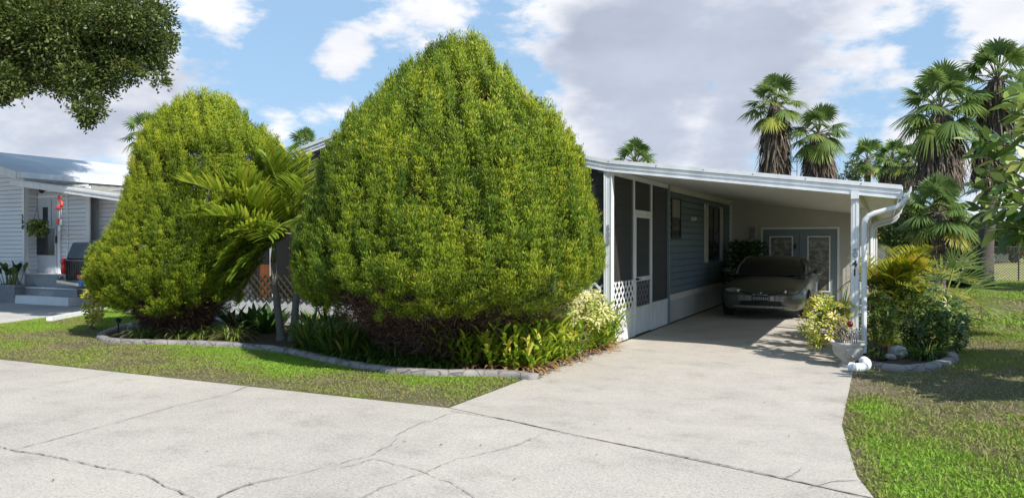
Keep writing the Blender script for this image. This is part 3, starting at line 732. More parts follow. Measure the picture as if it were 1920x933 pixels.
textobj('house_number', '5\n8\n6', .165, (XC-.07, YN-.036, onY(46,416,YN).z), (1,0,0), M['darknum'], nei, depth=.006)
# small flood lamp under the awning
q = onY(83, 354, 13.2); b = MB(); b.tube([(q.x-.12, 13.2, q.z-.03), (q.x+.1, 13.15, q.z+.03)], [.09, .06], 10); b.tube([(q.x, 13.2, q.z), (q.x, 13.25, az(q.x)-.1)], .02, 6); b.build('flood_lamp', M['black'], nei)

# hanging basket by the neighbour's door
q = onY(70, 420, 12.85)
hb = thing('hanging_basket', 'leafy green plant in a hanging basket beside the 586 corner post', 'hanging plant', (q.x, q.y, q.z-.1))
b = MB(); b.lathe((q.x, q.y, q.z-.12), [(.0,-.16),(.12,-.13),(.16,.0),(.14,.0),(.1,-.1),(0,-.12)], 14); b.build('basket', M['bark'], hb)
b = MB(); hz = az(q.x)-.12 if q.x > XE else nz(q.x)-.2
for k in range(3): a_ = k*2.1; b.tube([(q.x+.14*math.cos(a_), q.y+.14*math.sin(a_), q.z-.12), (q.x, q.y, q.z+.45)], .005, 5)
b.tube([(q.x, q.y, q.z+.44), (q.x, q.y, hz)], .006, 5); b.build('hanger', M['black'], hb)
lv = Leaves(); N = 700; dd = rdir(N, -.1); c0 = np.array([q.x, q.y, q.z-.08])+rdir(N)*RNG.uniform(.05, .28, (N, 1))*[1,1,.9]
lv.leaves(c0, dd+[0,0,-.3], rdir(N), .11, .05, RNG.uniform(0, .95, N)); lv.build('foliage', M['fan'], hb)
# flamingo wind chime
q = onY(111, 372, 12.5)
fc = thing('wind_chime', 'red glass flamingo wind chime hanging from the awning edge', 'wind chime', (q.x, q.y, q.z))
x, y, z = q
b = MB(); b.tube([(x, y, az(x)-.15), (x, y, z+.06)], .006, 5); b.build('cord', M['coral'], fc)
b = MB(); b.ell((x, y, z-.28), .15, .05, .085, 14, 8)
pts = [(x+.10, y, z-.26), (x+.15, y, z-.17), (x+.11, y, z-.1), (x+.0, y, z-.07), (x-.05, y, z-.01), (x-.01, y, z+.05), (x+.06, y, z+.05), (x+.10, y, z+.0)]
b.tube(pts, [.05,.04,.035,.033,.033,.04,.045,.015], 8); b.tube([(x-.12, y, z-.28), (x-.2, y, z-.34)], [.05, .01], 6); b.build('flamingo', M['coral'], fc, smooth=True)
for (dx, dz, mt) in ((-.08,-.72,'coral'), (.10,-.75,'white'), (.02,-.95,'white')):
    b = MB(); b.tube([(x+dx, y, z-.34), (x+dx, y, z+dz+.1)], .005, 5); b.ell((x+dx, y, z+dz), .06, .05, .1, 10, 6); b.build('bell', M[mt], fc, smooth=True)

fc.scale = (.8,.8,.8)
# ================================================================== conifers: rounded arborvitae
def conifer(name, label, pxc, t, tbl, mat, seed, ncl, ratio=.72, skirt_z=.55):
    """tbl rows: (image y, left px, right px) of the outline; turned into a real crown with its own depth"""
    rng = np.random.default_rng(seed)
    c = at(pxc, 460, t); c.z = 0
    rows = []
    for (y, l, r) in tbl:
        z = EYE+(455-y)*t/F; rows.append((z, (r-l)/2*t/F/.953, ((r+l)/2-pxc)*t/F))
    rows.sort(); Z = np.array([r[0] for r in rows]); Rr = np.array([r[1] for r in rows]); S = np.array([r[2] for r in rows])
    root = thing(name, label, 'tree', (c.x, c.y, 0), 'rounded arborvitae trees in front of the home')
    # several bare stems and a tangle of dead twigs inside
    b = MB()
    for k in range(7):
        a = rng.uniform(0, 6.28); d = Vector((math.cos(a), math.sin(a)*ratio, 0)); r0 = rng.uniform(.02, .12)
        pts = [c+d*r0]; rad = [rng.uniform(.035, .06)]
        for j in range(1, 6):
            f = j/5; zz = f*(Z[-1]-.7); pts.append(c+d*(r0+f*rng.uniform(.3, .8))+Vector((rng.uniform(-.08,.08), rng.uniform(-.08,.08), zz))); rad.append(rad[0]*(1-.8*f))
        b.tube(pts, rad, 7)
    b.build('trunk', M['bark'], root, smooth=True)
    lv = Leaves()
    # dead inner twigs: straight thin slivers filling the shell under the green
    N = int(ncl*16); z = rng.uniform(Z[0]-.15, Z[-1]-.2, N); th = rng.uniform(0, 6.28, N)
    rr = np.maximum(np.interp(z+.12, Z, Rr)*rng.uniform(.2, 1, N)**.6-.30, .02); sh = np.interp(z, Z, S)
    P = np.stack([c.x+sh*RT.x+rr*np.cos(th), c.y+sh*RT.y+rr*ratio*np.sin(th), np.maximum(z, .12)], 1)
    D = np.stack([np.cos(th)*.9, np.sin(th)*.9, rng.uniform(-.3, 1.2, N)], 1)+rng.normal(size=(N, 3))*.5
    lv.leaves(P, D, rng.normal(size=(N, 3)), rng.uniform(.10, .24, N), .011, rng.uniform(0, 1, N)); 
    # the bare brown skirt under the green: finer dead sprays down to the bed
    N = int(ncl*9); z = rng.uniform(.12, Z[0]+.35, N); th = rng.uniform(0, 6.28, N); f = np.clip((z-.1)/(Z[0]+.2), 0, 1)
    rr = (Rr[0]*.45+.35*Rr[0]*f)*rng.uniform(.25, 1.05, N)**.5+.12*f
    P = np.stack([c.x+S[0]*RT.x+rr*np.cos(th), c.y+rr*ratio*np.sin(th), z], 1); D = np.stack([np.cos(th)*.8, np.sin(th)*.8, rng.uniform(-.6, .8, N)], 1)+rng.normal(size=(N, 3))*.6
    lv.leaves(P, D, rng.normal(size=(N, 3)), rng.uniform(.08, .22, N), .012, rng.uniform(0, 1, N))
    tw = lv.build('dead_twigs', M['twigleaf'], root)
    # green sprays: short vertical branchlets, each a chain of small upright tufts
    lv = Leaves()
    zz = np.linspace(Z[0], Z[-1], 200); rz = np.interp(zz, Z, Rr); dr = np.gradient(rz, zz); w = rz*np.sqrt(1+dr*dr)+.02; cw = np.cumsum(w)/w.sum()
    z = np.interp(rng.uniform(0, 1, ncl), cw, zz); th = rng.uniform(0, 6.28, ncl)
    back = (np.sin(th) > .35) & (rng.uniform(size=ncl) < .4); z = z[~back]; th = th[~back]; nch = len(z)
    M_ = 5; ln = rng.uniform(.16, .50, nch); ln = np.where(z > Z[-1]-1.0, ln*.6, ln)
    depth = np.minimum(rng.normal(size=nch)*.12-.02, .015); ctint = rng.normal(size=nch)*.13; csz = rng.uniform(.9, 1.45, nch)
    fr = np.tile(np.linspace(0, 1, M_), nch); idx = np.repeat(np.arange(nch), M_)
    z = z[idx]-fr*ln[idx]; th = th[idx]+rng.normal(size=len(idx))*.012; okz = z > Z[0]-.05
    z, th, fr, idx = z[okz], th[okz], fr[okz], idx[okz]; n = len(z)
    rr = np.interp(z, Z, Rr); sh = np.interp(z, Z, S); dz = np.interp(z, zz, dr)
    P0 = np.stack([c.x+sh*RT.x+rr*np.cos(th), c.y+sh*RT.y+rr*ratio*np.sin(th), z], 1)
    nout = nrm(np.stack([np.cos(th)*ratio, np.sin(th), -dz*ratio], 1))
    lump = fnoise(P0+seed, 1.9)*.09+fnoise(P0*[1,1,.5]+seed*3, 5.5)*.06
    hole = fnoise(P0*[1,1,.8]+seed*7, 2.3)
    low = np.clip((Z[0]+.45-z)/.45, 0, 1)
    keep = (hole < np.where(P0[:, 2] > Z[-1]-1.3, .9, .50)+.3*rng.uniform(size=n)-.45*low) & (rng.uniform(size=n) > .45*low)
    P0, th, z, fr, idx, nout, lump = P0[keep], th[keep], z[keep], fr[keep], idx[keep], nout[keep], lump[keep]; n = len(z)
    P0 = P0+nout*(lump+depth[idx]-.075-.10*fr**1.5)[:, None]
    P0[:, 2] -= .03
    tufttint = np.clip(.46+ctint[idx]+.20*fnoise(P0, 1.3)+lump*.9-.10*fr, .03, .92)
    K = 120; size = csz[idx]*(1-.35*fr)
    tang = nrm(np.cross(nout, [0, 0, 1.])+1e-6); upv = nrm(np.cross(tang, nout)*.5+np.array([0, 0, 1.]))
    u = rng.normal(size=(n, K, 3)); hgt = rng.uniform(-1, 1, (n, K)); s_ = size[:, None, None]
    off = (tang[:, None]*u[..., :1]*.034*(1.15-.25*hgt[..., None])+nout[:, None]*(u[..., 1:2]*.022+.03*hgt[..., None])+upv[:, None]*(hgt[..., None]*.055))*s_
    B = (P0[:, None]+off).reshape(-1, 3)
    D = (nout[:, None]*.42+upv[:, None]*1.0+tang[:, None]*(u[..., :1]*.42)+rng.normal(size=(n, K, 3))*.28).reshape(-1, 3)
    tt = np.clip(tufttint[:, None]+rng.normal(size=(n, K))*.15+hgt*.10, 0, .95).reshape(-1)
    tt = np.where(rng.uniform(size=len(tt)) < .006, 1.0, tt)
    lv.leaves(B, D, nrm(off.reshape(-1, 3)/np.array([1,1,1.6]))*1.0+np.repeat(nout, K, 0)*.35+rng.normal(size=B.shape)*.22, rng.uniform(.022, .050, len(B))*np.repeat(size, K), rng.uniform(.007, .0115, len(B)), tt, mid=.5, fold=.0)
    lv.build('crown', mat, root)
    return root, c
M['twigleaf'] = leafmat('dead_twig_slivers', [(0,(.05,.035,.028)), (.6,(.11,.07,.055)), (1,(.22,.145,.11))], .05, .9, .1)
BIG = [(66,838,872),(72,815,892),(85,792,908),(100,776,918),(125,745,940),(150,716,962),(175,694,985),(200,668,1014),(225,645,1040),(250,625,1062),(275,607,1078),(300,592,1090),(350,576,1106),(400,560,1118),(450,545,1132),(500,537,1134),(530,545,1124),(552,558,1100),(568,575,1075),(580,600,1045)]
SMALL = [(168,370,398),(176,345,415),(185,325,432),(200,300,458),(225,274,490),(250,256,516),(275,244,532),(300,236,540),(350,225,546),(400,206,544),(440,185,540),(475,158,505),(510,150,483),(540,160,470),(558,175,462),(570,190,455),(578,215,430)]
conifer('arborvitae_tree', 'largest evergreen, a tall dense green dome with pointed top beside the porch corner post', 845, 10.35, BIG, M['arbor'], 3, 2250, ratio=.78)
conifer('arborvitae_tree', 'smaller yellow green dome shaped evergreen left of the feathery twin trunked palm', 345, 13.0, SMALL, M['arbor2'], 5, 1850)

# ================================================================== palms
def pinnate(lv, c, az_, elev, L, tint, rng, nl=34, leafL=.42, curve=1.0, w=.026, vee=.5, stems=None):
    d = Vector((math.cos(az_)*math.cos(elev), math.sin(az_)*math.cos(elev), math.sin(elev))); side0 = Vector((-math.sin(az_), math.cos(az_), 0))
    pts = []
    for k in range(13):
        s = k/12; pts.append(c+d*L*s-Vector((0,0,1))*L*curve*s*s*.55)
    if stems is not None: stems.tube(pts, [.016*(1-.8*k/12) for k in range(13)], 5, cap=False)
    P, D, LL = [], [], []
    for k in range(nl):
        s = .16+.84*k/nl; f = s*12; i = min(int(f), 11); p = pts[i].lerp(pts[i+1], f-i); tg = (pts[i+1]-pts[i]).normalized(); upn = side0.cross(tg).normalized()*-1
        if upn.z < 0 and abs(elev) < 1.2: upn = -upn
        ll = leafL*(math.sin(math.pi*min(.12+.86*s, 1))**.6+.12)
        for sg in (-1, 1):
            P.append(p); D.append(side0*sg*.85+upn*vee+tg*(.55+.5*s)+Vector(rng.normal(size=3)*.06)); LL.append(ll)
    N = len(P); P = np.array([tuple(q) for q in P]); D = np.array([tuple(q) for q in D])
    lv.straps(P, D, LL, w, .22, np.clip(tint+rng.normal(size=N)*.16, 0, 1), S=3, base_w=.5, tipw=.1)
def palm_feather():
    rng = np.random.default_rng(21)
    base = G(538, 628); root = thing('feather_palm', 'twin trunked feathery palm with arching yellow green fronds between the two evergreens', 'palm', (base.x, base.y, 0))
    t = 12.45
    stems = MB(); crown = Leaves(); st = MB(); sh = MB()
    for (p0, p1, p2) in (((529,622),(517,560),(512,492)), ((549,622),(556,560),(558,500))):
        a, b_, c_ = at(*p0, t), at(*p1, t), at(*p2, t); a.z = 0
        pts = []; rad = []
        for k in range(25):
            s = k/24; q = a*(1-s)**2+b_*2*s*(1-s)*1+c_*s*s; q = a.lerp(b_, s).lerp(b_.lerp(c_, s), s); pts.append(q); rad.append(.068-.028*s+(.004 if k % 2 else 0)+(.03*max(0, 1-s*8)))
        stems.tube(pts, rad, 10)
        top = c_; MB().tube([top, top+Vector((0.02,0,.2)), top+Vector((.04,0,.5))], [.045,.04,.02], 8).build('crownshaft', M['shaft'], root, smooth=True)
    stems.build('trunk', M['ringbark'], root, smooth=True)
    h1 = at(516, 455, t); h2 = at(552, 440, t)
    # fronds: azimuth measured in the camera-lateral frame then turned to world
    spec = [(h1,212,50,2.2,.72,.62),(h1,226,40,1.6,.6,.72),(h1,240,34,1.2,.6,.85),(h1,212,8,.8,.6,1.0),(h1,150,68,1.8,.6,.5),(h1,250,60,1.5,.7,.7),(h1,225,-12,.7,.4,.9),(h1,232,66,1.75,.6,.6),
            (h2,120,80,1.55,.6,.25),(h2,205,76,1.6,.6,.35),(h2,250,82,1.6,.7,.25),(h2,300,78,1.5,.6,.3),(h2,300,62,1.4,.5,.6),(h2,262,30,1.1,.5,1.0),(h2,190,60,1.6,.7,.55),(h2,340,80,1.5,.55,.25),(h2,240,70,1.7,.6,.4),(h1,180,74,1.6,.75,.4),(h2,270,72,1.7,.6,.4),(h2,215,15,1.1,.5,1.0),(h1,200,60,1.8,.65,.6)]
    for (h, a_, e_, L, tn, cv) in spec:
        pinnate(crown, h, R(a_)+YAW, R(e_), L, tn, rng, nl=25, leafL=.62, curve=cv, w=.050, stems=st)
    crown.build('crown', M['palmg'], root); st.build('frond_stems', M['stemg'], root, smooth=True)
palm_feather()
def areca():
    rng = np.random.default_rng(5)
    base = onY(1655, 640, 12.6); c = Vector((base.x, 12.6, 0)); root = thing('cane_palm', 'bushy golden cane palm with arching yellow fronds right of the carport post', 'palm', c)
    crown = Leaves(); st = MB()
    t = 12.0
    def h(px, py): return at(px, py, t+rng.uniform(-.3, .3))
    spec = []
    for k in range(40):
        hx = 1650+rng.uniform(-12, 40); a_ = rng.uniform(-115, 115); e_ = rng.uniform(25, 82); L = rng.uniform(.8, 1.25)
        spec.append((h(hx, 545+rng.uniform(-22, 30)), a_, e_, L, rng.uniform(.25, .8), rng.uniform(.5, 1.1)))
    spec += [(h(1660,535),10,48,1.45,.75,1.0),(h(1665,540),-12,35,1.55,.85,.95),(h(1670,540),25,60,1.5,.5,.9),(h(1680,545),-30,20,1.2,.85,1.0),(h(1650,548),215,50,.6,.2,.8),(h(1660,555),262,20,.9,.65,.8),(h(1665,550),300,30,.9,.7,1.0),(h(1670,538),0,65,1.4,.45,1.0)]
    for (hh, a_, e_, L, tn, cv) in spec: pinnate(crown, hh, R(a_)+YAW, R(e_), L, tn, rng, nl=26, leafL=.34, curve=cv, w=.019, stems=st)
    can = MB()
    for k in range(12):
        q = at(1640+rng.uniform(-15, 45), 545, t); can.tube([(q.x*.6+c.x*.4, q.y*.6+c.y*.4, 0), (q.x, q.y, q.z)], [.024, .016], 7)
    can.build('canes', M['stemg'], root, smooth=True); crown.build('crown', M['arecam'], root); st.build('frond_stems', M['stemg'], root, smooth=True)
areca()
def fanfrond(lv, c, az_, elev, Lp, Lb, tint, rng, stems, nseg=26, droop=.35, w=.05, spread=115):
    d = Vector((math.cos(az_)*math.cos(elev), math.sin(az_)*math.cos(elev), math.sin(elev)))
    sd = Vector((-math.sin(az_), math.cos(az_), 0)); sag = .28*Lp*max(0, math.cos(elev)); hub = c+d*Lp-Vector((0,0,sag))
    if stems is not None: stems.tube([c, c+d*Lp*.5-Vector((0,0,sag*.25)), hub], [.03, .02, .014], 4, cap=False)
    df = (d-Vector((0,0,.35*max(0, math.cos(elev))))).normalized()
    fold = rng.uniform(.1, .3); up = sd.cross(df)
    A = np.linspace(-R(spread), R(spread), nseg); D = []; LL = []
    for a in A:
        v = df*math.cos(a)+sd*math.sin(a)*(1-fold*.3)-up*abs(math.sin(a))*fold*-1+Vector(rng.normal(size=3)*.03); D.append(tuple(v)); LL.append(Lb*(1-.32*(abs(a)/R(spread))**2)*rng.uniform(.9, 1.05))
    D = np.array(D); side = nrm(np.array([tuple(df*-math.sin(a)+sd*math.cos(a)) for a in A]))
    lv.straps(np.tile(np.array(hub), (nseg, 1)), D, LL, w, droop*rng.uniform(.7, 1.3), np.clip(tint+rng.normal(size=nseg)*.04, 0, 1), S=4, base_w=.35, tipw=.06, side=side, peak=.5)
def fan_palm(name, label, px, t, ytop, ycrown, yskirt, rcrown, skirt_w, seed, base_r=.2, nf=34, group=None, lean=0, trunk_w=None, dead=1.0, far=False, cat='palm', drop=0):
    """ytop/ycrown/yskirt: image rows of the crown top, the crown heart and the end of the dead skirt"""
    rng = np.random.default_rng(seed)
    p = at(px, 455, t); H = EYE+(455-ycrown)*t/F; Hs = EYE+(455-yskirt)*t/F; Htop = EYE+(455-ytop)*t/F
    root = thing(name, label, cat, (p.x+lean, p.y, 0), group)
    c = Vector((p.x, p.y, H)); b0 = Vector((p.x+lean, p.y, 0))
    b = MB(); pts = [b0.lerp(c, k/14) for k in range(15)]; b.tube(pts, [(trunk_w or base_r)*(1.15-.25*k/14+(.35*max(0, 1-k/2)))*(1+rng.uniform(-.05,.05)) for k in range(15)], 12); b.build('trunk', M['palmbark'], root, smooth=True)
    rad = rcrown*t/F       # crown radius in metres
    lv = Leaves(); st = MB(); Lb = rad*.55; Lp = rad*.58
    for k in range(nf):
        f = (k+.5)/nf; elev = R(86-128*f**1.15+rng.uniform(-9, 9)); az_ = k*2.39996+rng.uniform(-.3, .3)
        sc = 1+.20*max(0, math.sin(elev)); tn = rng.uniform(.25, .72) if f < .8 else rng.uniform(.45, .98)
        fanfrond(lv, c, az_, elev, Lp*sc*rng.uniform(.85,1.1), Lb*rng.uniform(.88,1.1), tn, rng, st, nseg=18 if far else 30, droop=rng.uniform(.15,.5)+drop, w=Lb*(.12 if far else .085))
    lv.build('crown', M['fan'], root); st.build('frond_stems', M['stemd'], root, smooth=True)
    if skirt_w:
        lv = Leaves(); sw = skirt_w/2*t/F; N = int(1100*dead); f = rng.uniform(0, 1, N)**.9; z = H+.05-(H-Hs)*f
        prof = np.interp(f, [0, .12, .35, .7, .92, 1.0], [.30, .55, .9, 1.0, .92, .7])*sw; th = rng.uniform(0, 6.28, N); rr = prof*rng.uniform(.62, 1.08, N)
        ax = b0.x+(c.x-b0.x)*z/H
        P = np.stack([ax+rr*np.cos(th)*.92, p.y+rr*np.sin(th)*.92, z], 1); D = np.stack([np.cos(th)*.28, np.sin(th)*.28, -np.ones(N)], 1)+rng.normal(size=(N, 3))*.16
        L = rng.uniform(.35, .95, N)*min(1, (H-Hs)*.45+.2); P[:, 2] = np.maximum(P[:, 2], Hs+L*.75)
        lv.straps(P, D, L, rng.uniform(.03, .085, N)*(1.3 if far else 1), rng.uniform(-.1, .15, N), np.clip(rng.normal(size=N)*.22+.42, 0, 1), S=3, base_w=.4, tipw=.2)
        lv.build('dead_frond_skirt', M['dead'], root)
        b = MB(); b.lathe((p.x+lean*(1-(H+Hs)/2/H), p.y, 0), [(sw*.25, H), (sw*.6, H-(H-Hs)*.2), (sw*.78, H-(H-Hs)*.5), (sw*.8, H-(H-Hs)*.85), (sw*.45, Hs+.25), (.05, Hs+.3)], 14, .1, 5); b.build('old_leaf_bases', M['palmbark'], root, smooth=True)
    return root
M['stemd'] = pmat('green_frond_stems', (.10,.12,.04), (.16,.14,.06), 4, .6)
FP = 'tall fan palms behind the home'
fan_palm('fan_palm', 'tall fan palm with thick brown skirt, leftmost of the pair above the carport roof', 1452, 34, 125, 196, 335, 60, 54, 1, nf=25, group=FP)
fan_palm('fan_palm', 'shorter fan palm with flaring skirt, right of the taller one over the carport', 1534, 33.5, 190, 250, 345, 58, 56, 2, nf=24, group=FP, drop=.1)
fan_palm('fan_palm', 'wide crowned fan palm with dark bulging skirt rising behind the short fan palm', 1762, 27, 125, 205, 355, 86, 78, 3, nf=30, group=FP, drop=.15)
fan_palm('fan_palm', 'tallest fan palm at the right with a long ragged brown skirt', 1868, 27.5, 62, 150, 350, 80, 66, 4, nf=28, group=FP, lean=-.4, trunk_w=.24)
fan_palm('fan_palm', 'short fan palm with bright blades and straw coloured skirt behind the cane palm', 1758, 23, 330, 398, 462, 72, 70, 6, nf=34, group=FP)
fan_palm('fan_palm', 'distant fan palm with a pale bare trunk right of the carport roof corner', 1702, 38, 278, 305, 352, 36, 40, 7, nf=24, group='distant fan palms', far=True, trunk_w=.28, dead=.6)
fan_palm('fan_palm', 'distant fan palm with a grey brown skirt just above the roof end', 1672, 43, 270, 298, 345, 40, 42, 8, nf=24, group='distant fan palms', far=True, dead=.6)
fan_palm('fan_palm', 'farthest fan palm rising over the round green tree behind the roof', 1626, 46, 270, 300, 345, 44, 0, 9, nf=22, group='distant fan palms', far=True)
fan_palm('fan_palm', 'fan palm whose top alone shows above the middle of the roof', 1192, 33, 274, 306, 345, 48, 30, 10, nf=26, group='distant fan palms', far=True)
fan_palm('fan_palm', 'fan palm top peeping over the white roof edge between the two evergreens', 575, 36, 248, 278, 330, 42, 30, 11, nf=24, group='distant fan palms', far=True)
fan_palm('fan_palm', 'sparse fan palm half hidden behind the upper left side of the smaller evergreen', 272, 38, 214, 252, 320, 46, 0, 12, nf=18, group='distant fan palms', far=True)
# grey green palmetto by the cane palm
def palmetto():
    rng = np.random.default_rng(8); c = at(1765, 560, 13.6); root = thing('palmetto', 'low palmetto with stiff pale green fans leaning out right of the cane palm', 'palm', (c.x, c.y, 0)); c.z = .35
    lv = Leaves(); st = MB()
    for (a_, e_, Lp, Lb) in ((5,62,.75,.75),(-15,28,.7,.75),(25,70,.95,.7),(-25,8,.6,.7),(60,60,.8,.65),(150,65,.8,.6),(-60,40,.7,.7),(-100,30,.6,.6),(10,45,.85,.8)):
        fanfrond(lv, c, R(a_)+YAW, R(e_), Lp, Lb, rng.uniform(.5,.85), rng, st, nseg=18, droop=.12, w=.034, spread=80)
    lv.build('blades', M['fan'], root); st.tube([(c.x,c.y,0),(c.x,c.y,.4)],[.09,.07],8); st.build('stalks', M['stemg'], root)
palmetto()

# ================================================================== broadleaf trees
def blobtree(root, blobs, leafL, leafW, dens, mat, rng, name='crown', flat=.85, sub=.30, droop=0, tmean=.45, mid=.45, fold=.1):
    """blobs (x,y,z,r): leaves gathered in twig clumps on and inside each blob"""
    lv = Leaves()
    for (x, y, z, r) in blobs:
        nc = max(4, int(dens*r*r)); dd = rdir(nc); rad = r*rng.uniform(.35, 1.05, nc)**.6
        C = np.array([x, y, z])+dd*rad[:, None]*[1, 1, flat]
        K = 34; tt = rng.normal(size=nc)*.16+tmean+.1*fnoise(C, 1.4)
        off = rng.normal(size=(nc, K, 3))*sub*r**.35*.45
        B = (C[:, None]+off).reshape(-1, 3); D = (dd[:, None]*.8+off*2+rng.normal(size=(nc, K, 3))*.6+[0, 0, -droop]).reshape(-1, 3)
        lv.leaves(B, D, rng.normal(size=B.shape)+[0, 0, 1.5], leafL*rng.uniform(.7, 1.2, len(B)), leafW*rng.uniform(.8, 1.1, len(B)), np.clip(np.repeat(tt, K)+rng.normal(size=len(B))*.13, 0, 1), mid=mid, fold=fold)
    return lv.build(name, mat, root)
def limbs(root, base, blobs, r0, rng, mat, fork=None, name='trunk'):
    b = MB(); fork = fork or Vector((base.x, base.y, min(z for _, _, z, _ in blobs)*.5))
    b.tube([base, base.lerp(fork, .5)+Vector((rng.uniform(-.1,.1), rng.uniform(-.1,.1), 0)), fork], [r0*1.3, r0, r0*.85], 10)
    for (x, y, z, r) in blobs:
        e = Vector((x, y, z)); m = fork.lerp(e, .5)+Vector((rng.uniform(-.3,.3), rng.uniform(-.3,.3), rng.uniform(.0,.4)))
        b.tube([fork, fork.lerp(m, .5), m, e], [r0*.6, r0*.45, r0*.3, r0*.12], 7)
        for k in range(4):
            q = e+Vector(rng.normal(size=3))*r*.5; b.tube([m.lerp(e, .6), q], [r0*.12, r0*.05], 5, cap=False)
    b.build(name, mat, root, smooth=True)
# live oak overhanging from the left
rng = np.random.default_rng(40)
root = thing('live_oak', 'dark leaved oak whose branches hang into the top left corner', 'tree', (-19.0, 7.6, 0))
px_blobs = [(15,35,75),(80,20,80),(160,25,75),(235,25,55),(290,35,38),(305,85,22),(255,85,45),(190,100,55),(120,110,55),(50,110,60),(10,150,32),(150,150,36),(185,160,32),(165,200,26),(170,222,16),(110,150,34),(230,130,34),(285,118,24),(40,155,22),(0,175,20),(300,150,14),(318,75,14),(60,60,80),(220,60,60),(120,60,80)]
ob = []
for (px, py, r) in px_blobs:
    tt = 14.5+rng.uniform(-.6, .9); q = at(px, py, tt); ob.append((q.x, q.y, q.z, r*tt/F))
for (x, y, z, r) in ((-18,8.5,6.8,1.6),(-20.5,8,7,1.8),(-19,6,7.3,1.7),(-16,7.5,7.2,1.5),(-22.5,9.5,6.6,1.6),(-21,11.2,7.2,1.4),(-18.5,11.6,7.6,1.5),(-16.4,11,7.8,1.3),(-23.5,7.2,6.5,1.5),(-15,9.8,7.9,1.2),(-20,9.8,6.0,1.2),(-17.2,9.6,5.4,.9),(-20,13,7.6,1.6),(-22,14.6,8.0,1.5),(-22.5,12.5,7.6,1.5)):
    ob.append((x, y, z, r))
blobtree(root, ob, .085, .042, 420, M['oak'], rng, sub=.22, flat=.9)
limbs(root, Vector((-19, 7.6, 0)), ob[:3]+ob[6:8]+ob[len(px_blobs):], .10, rng, M['bark'], fork=Vector((-18.8, 7.8, 5.2)))
# rubber tree at the right
rng = np.random.default_rng(41)
root = thing('rubber_tree', 'rubber tree with large glossy oval leaves reaching in from the right edge', 'tree', (4.2, 11.0, 0))
lv = Leaves(); br = MB()
tips = []
for (px, py, t) in ((1812,262,10.2),(1840,285,10.0),(1872,262,9.8),(1900,215,9.2),(1910,170,9.0),(1850,330,9.9),(1822,350,10.2),(1885,340,9.5),(1910,300,9.2),(1905,380,9.2),(1868,385,9.7),(1835,395,10.2),(1890,430,9.5),(1915,440,9.2),(1915,250,8.9),(1860,430,9.9),(1895,190,9.6),(1880,300,10.4),(1905,340,10.0)):
    tips.append(at(px, py, t))
for k in range(210):
    v = rng.normal(size=3); v /= np.linalg.norm(v); v = v*rng.uniform(.45, 1)
    tips.append(Vector((4.25+v[0]*2.25, 10.0+v[1]*2.6, 2.75+v[2]*.95)))
hubv = Vector((4.2, 10.6, 2.0))
nodes = [Vector((4.2+rng.uniform(-2.2,1.6), 10.4+rng.uniform(-1.9,2.0), 2.3+rng.uniform(-.3,.9))) for k in range(16)]+[Vector((2.4,11.2,2.6)),Vector((2.2,11.6,2.1)),Vector((2.3,10.2,3.0))]
for nd_ in nodes: br.tube([hubv, hubv.lerp(nd_, .5)+Vector((rng.uniform(-.15,.15), rng.uniform(-.15,.15), .12)), nd_], [.05, .034, .022], 6, cap=False)
for q in tips:
    nd_ = min(nodes, key=lambda v: (v-q).length); m = nd_.lerp(q, .55)+Vector((0,0,-.08)); br.tube([nd_, m, q], [.020, .013, .007], 5, cap=False)
    ax = (q-m).normalized(); n = 17
    a_ = np.arange(n)*2.39996; f = np.arange(n)/n
    A = np.array(ax); s1 = nrm(np.cross(A, [0,0,1.])+1e-6); s2 = np.cross(s1, A)
    D = A*(.15+.75*f[:, None])+(s1*np.cos(a_)[:, None]+s2*np.sin(a_)[:, None])*(1.0-.4*f[:, None])
    Bp = np.array(q)-A*(.42*(1-f[:, None])); D[:, 2] -= .12
    lv.straps(Bp+D*.03, D, rng.uniform(.19, .27, n), rng.uniform(.10, .125, n), rng.uniform(.0, .35, n), np.clip(rng.uniform(.2, .75, n)+.22*(rng.uniform(size=n) < .25), 0, .93), S=4, base_w=.25, tipw=.05, peak=.42, side=nrm(np.cross(D, rng.normal(size=(n, 3))*.4+[0,0,1.])))
    if rng.uniform() < .3: lv.straps(np.array([q]), np.array([A+[0,0,.5]]), .14, .02, 0, 1.0, S=2)
lv.build('crown', M['ficus'], root)
br.tube([(4.2,11.0,0),(4.25,11.0,1.0),(4.2,11,2.05)], [.13,.10,.08], 10); br.build('trunk', M['bark'], root, smooth=True)
# trees beyond
def far_tree(name, label, px, t, ytop, w, seed, mat='farleaf', leaf=.16, group='broadleaf trees beyond the home', zb=.8, dens=70):
    rng = np.random.default_rng(seed); p = at(px, 455, t); H = EYE+(455-ytop)*t/F; W = w*t/F/2
    root = thing(name, label, 'tree', (p.x, p.y, 0), group); bl = []
    for k in range(11):
        a = k*2.4; f = rng.uniform(.2, 1); r = W*rng.uniform(.32, .5); bl.append((p.x+math.cos(a)*W*.62*f, p.y+math.sin(a)*W*.6*f, zb+(H-zb-r)*rng.uniform(.25, 1)*(1-.35*f)+r*.3, r))
    bl.append((p.x, p.y, H-W*.4, W*.42)); blobtree(root, bl, leaf, leaf*.5, dens, M[mat], rng, sub=.3); limbs(root, Vector((p.x, p.y, 0)), bl, .12, rng, M['bark'])
far_tree('leafy_tree', 'round light green tree directly above the right end of the carport roof', 1598, 40, 299, 110, 50, leaf=.14)
far_tree('leafy_tree', 'dense green tree behind the pale distant palm trunks', 1672, 50, 330, 90, 51, leaf=.2)
far_tree('leafy_tree', 'dark green tree low behind the short fan palm', 1775, 44, 385, 110, 52, leaf=.2)
far_tree('leafy_tree', 'low olive tree behind the rubber tree leaves', 1850, 60, 405, 120, 53, leaf=.24)
far_tree('leafy_tree', 'low bushy tree at the right edge beyond the field', 1925, 62, 395, 90, 54, leaf=.24)
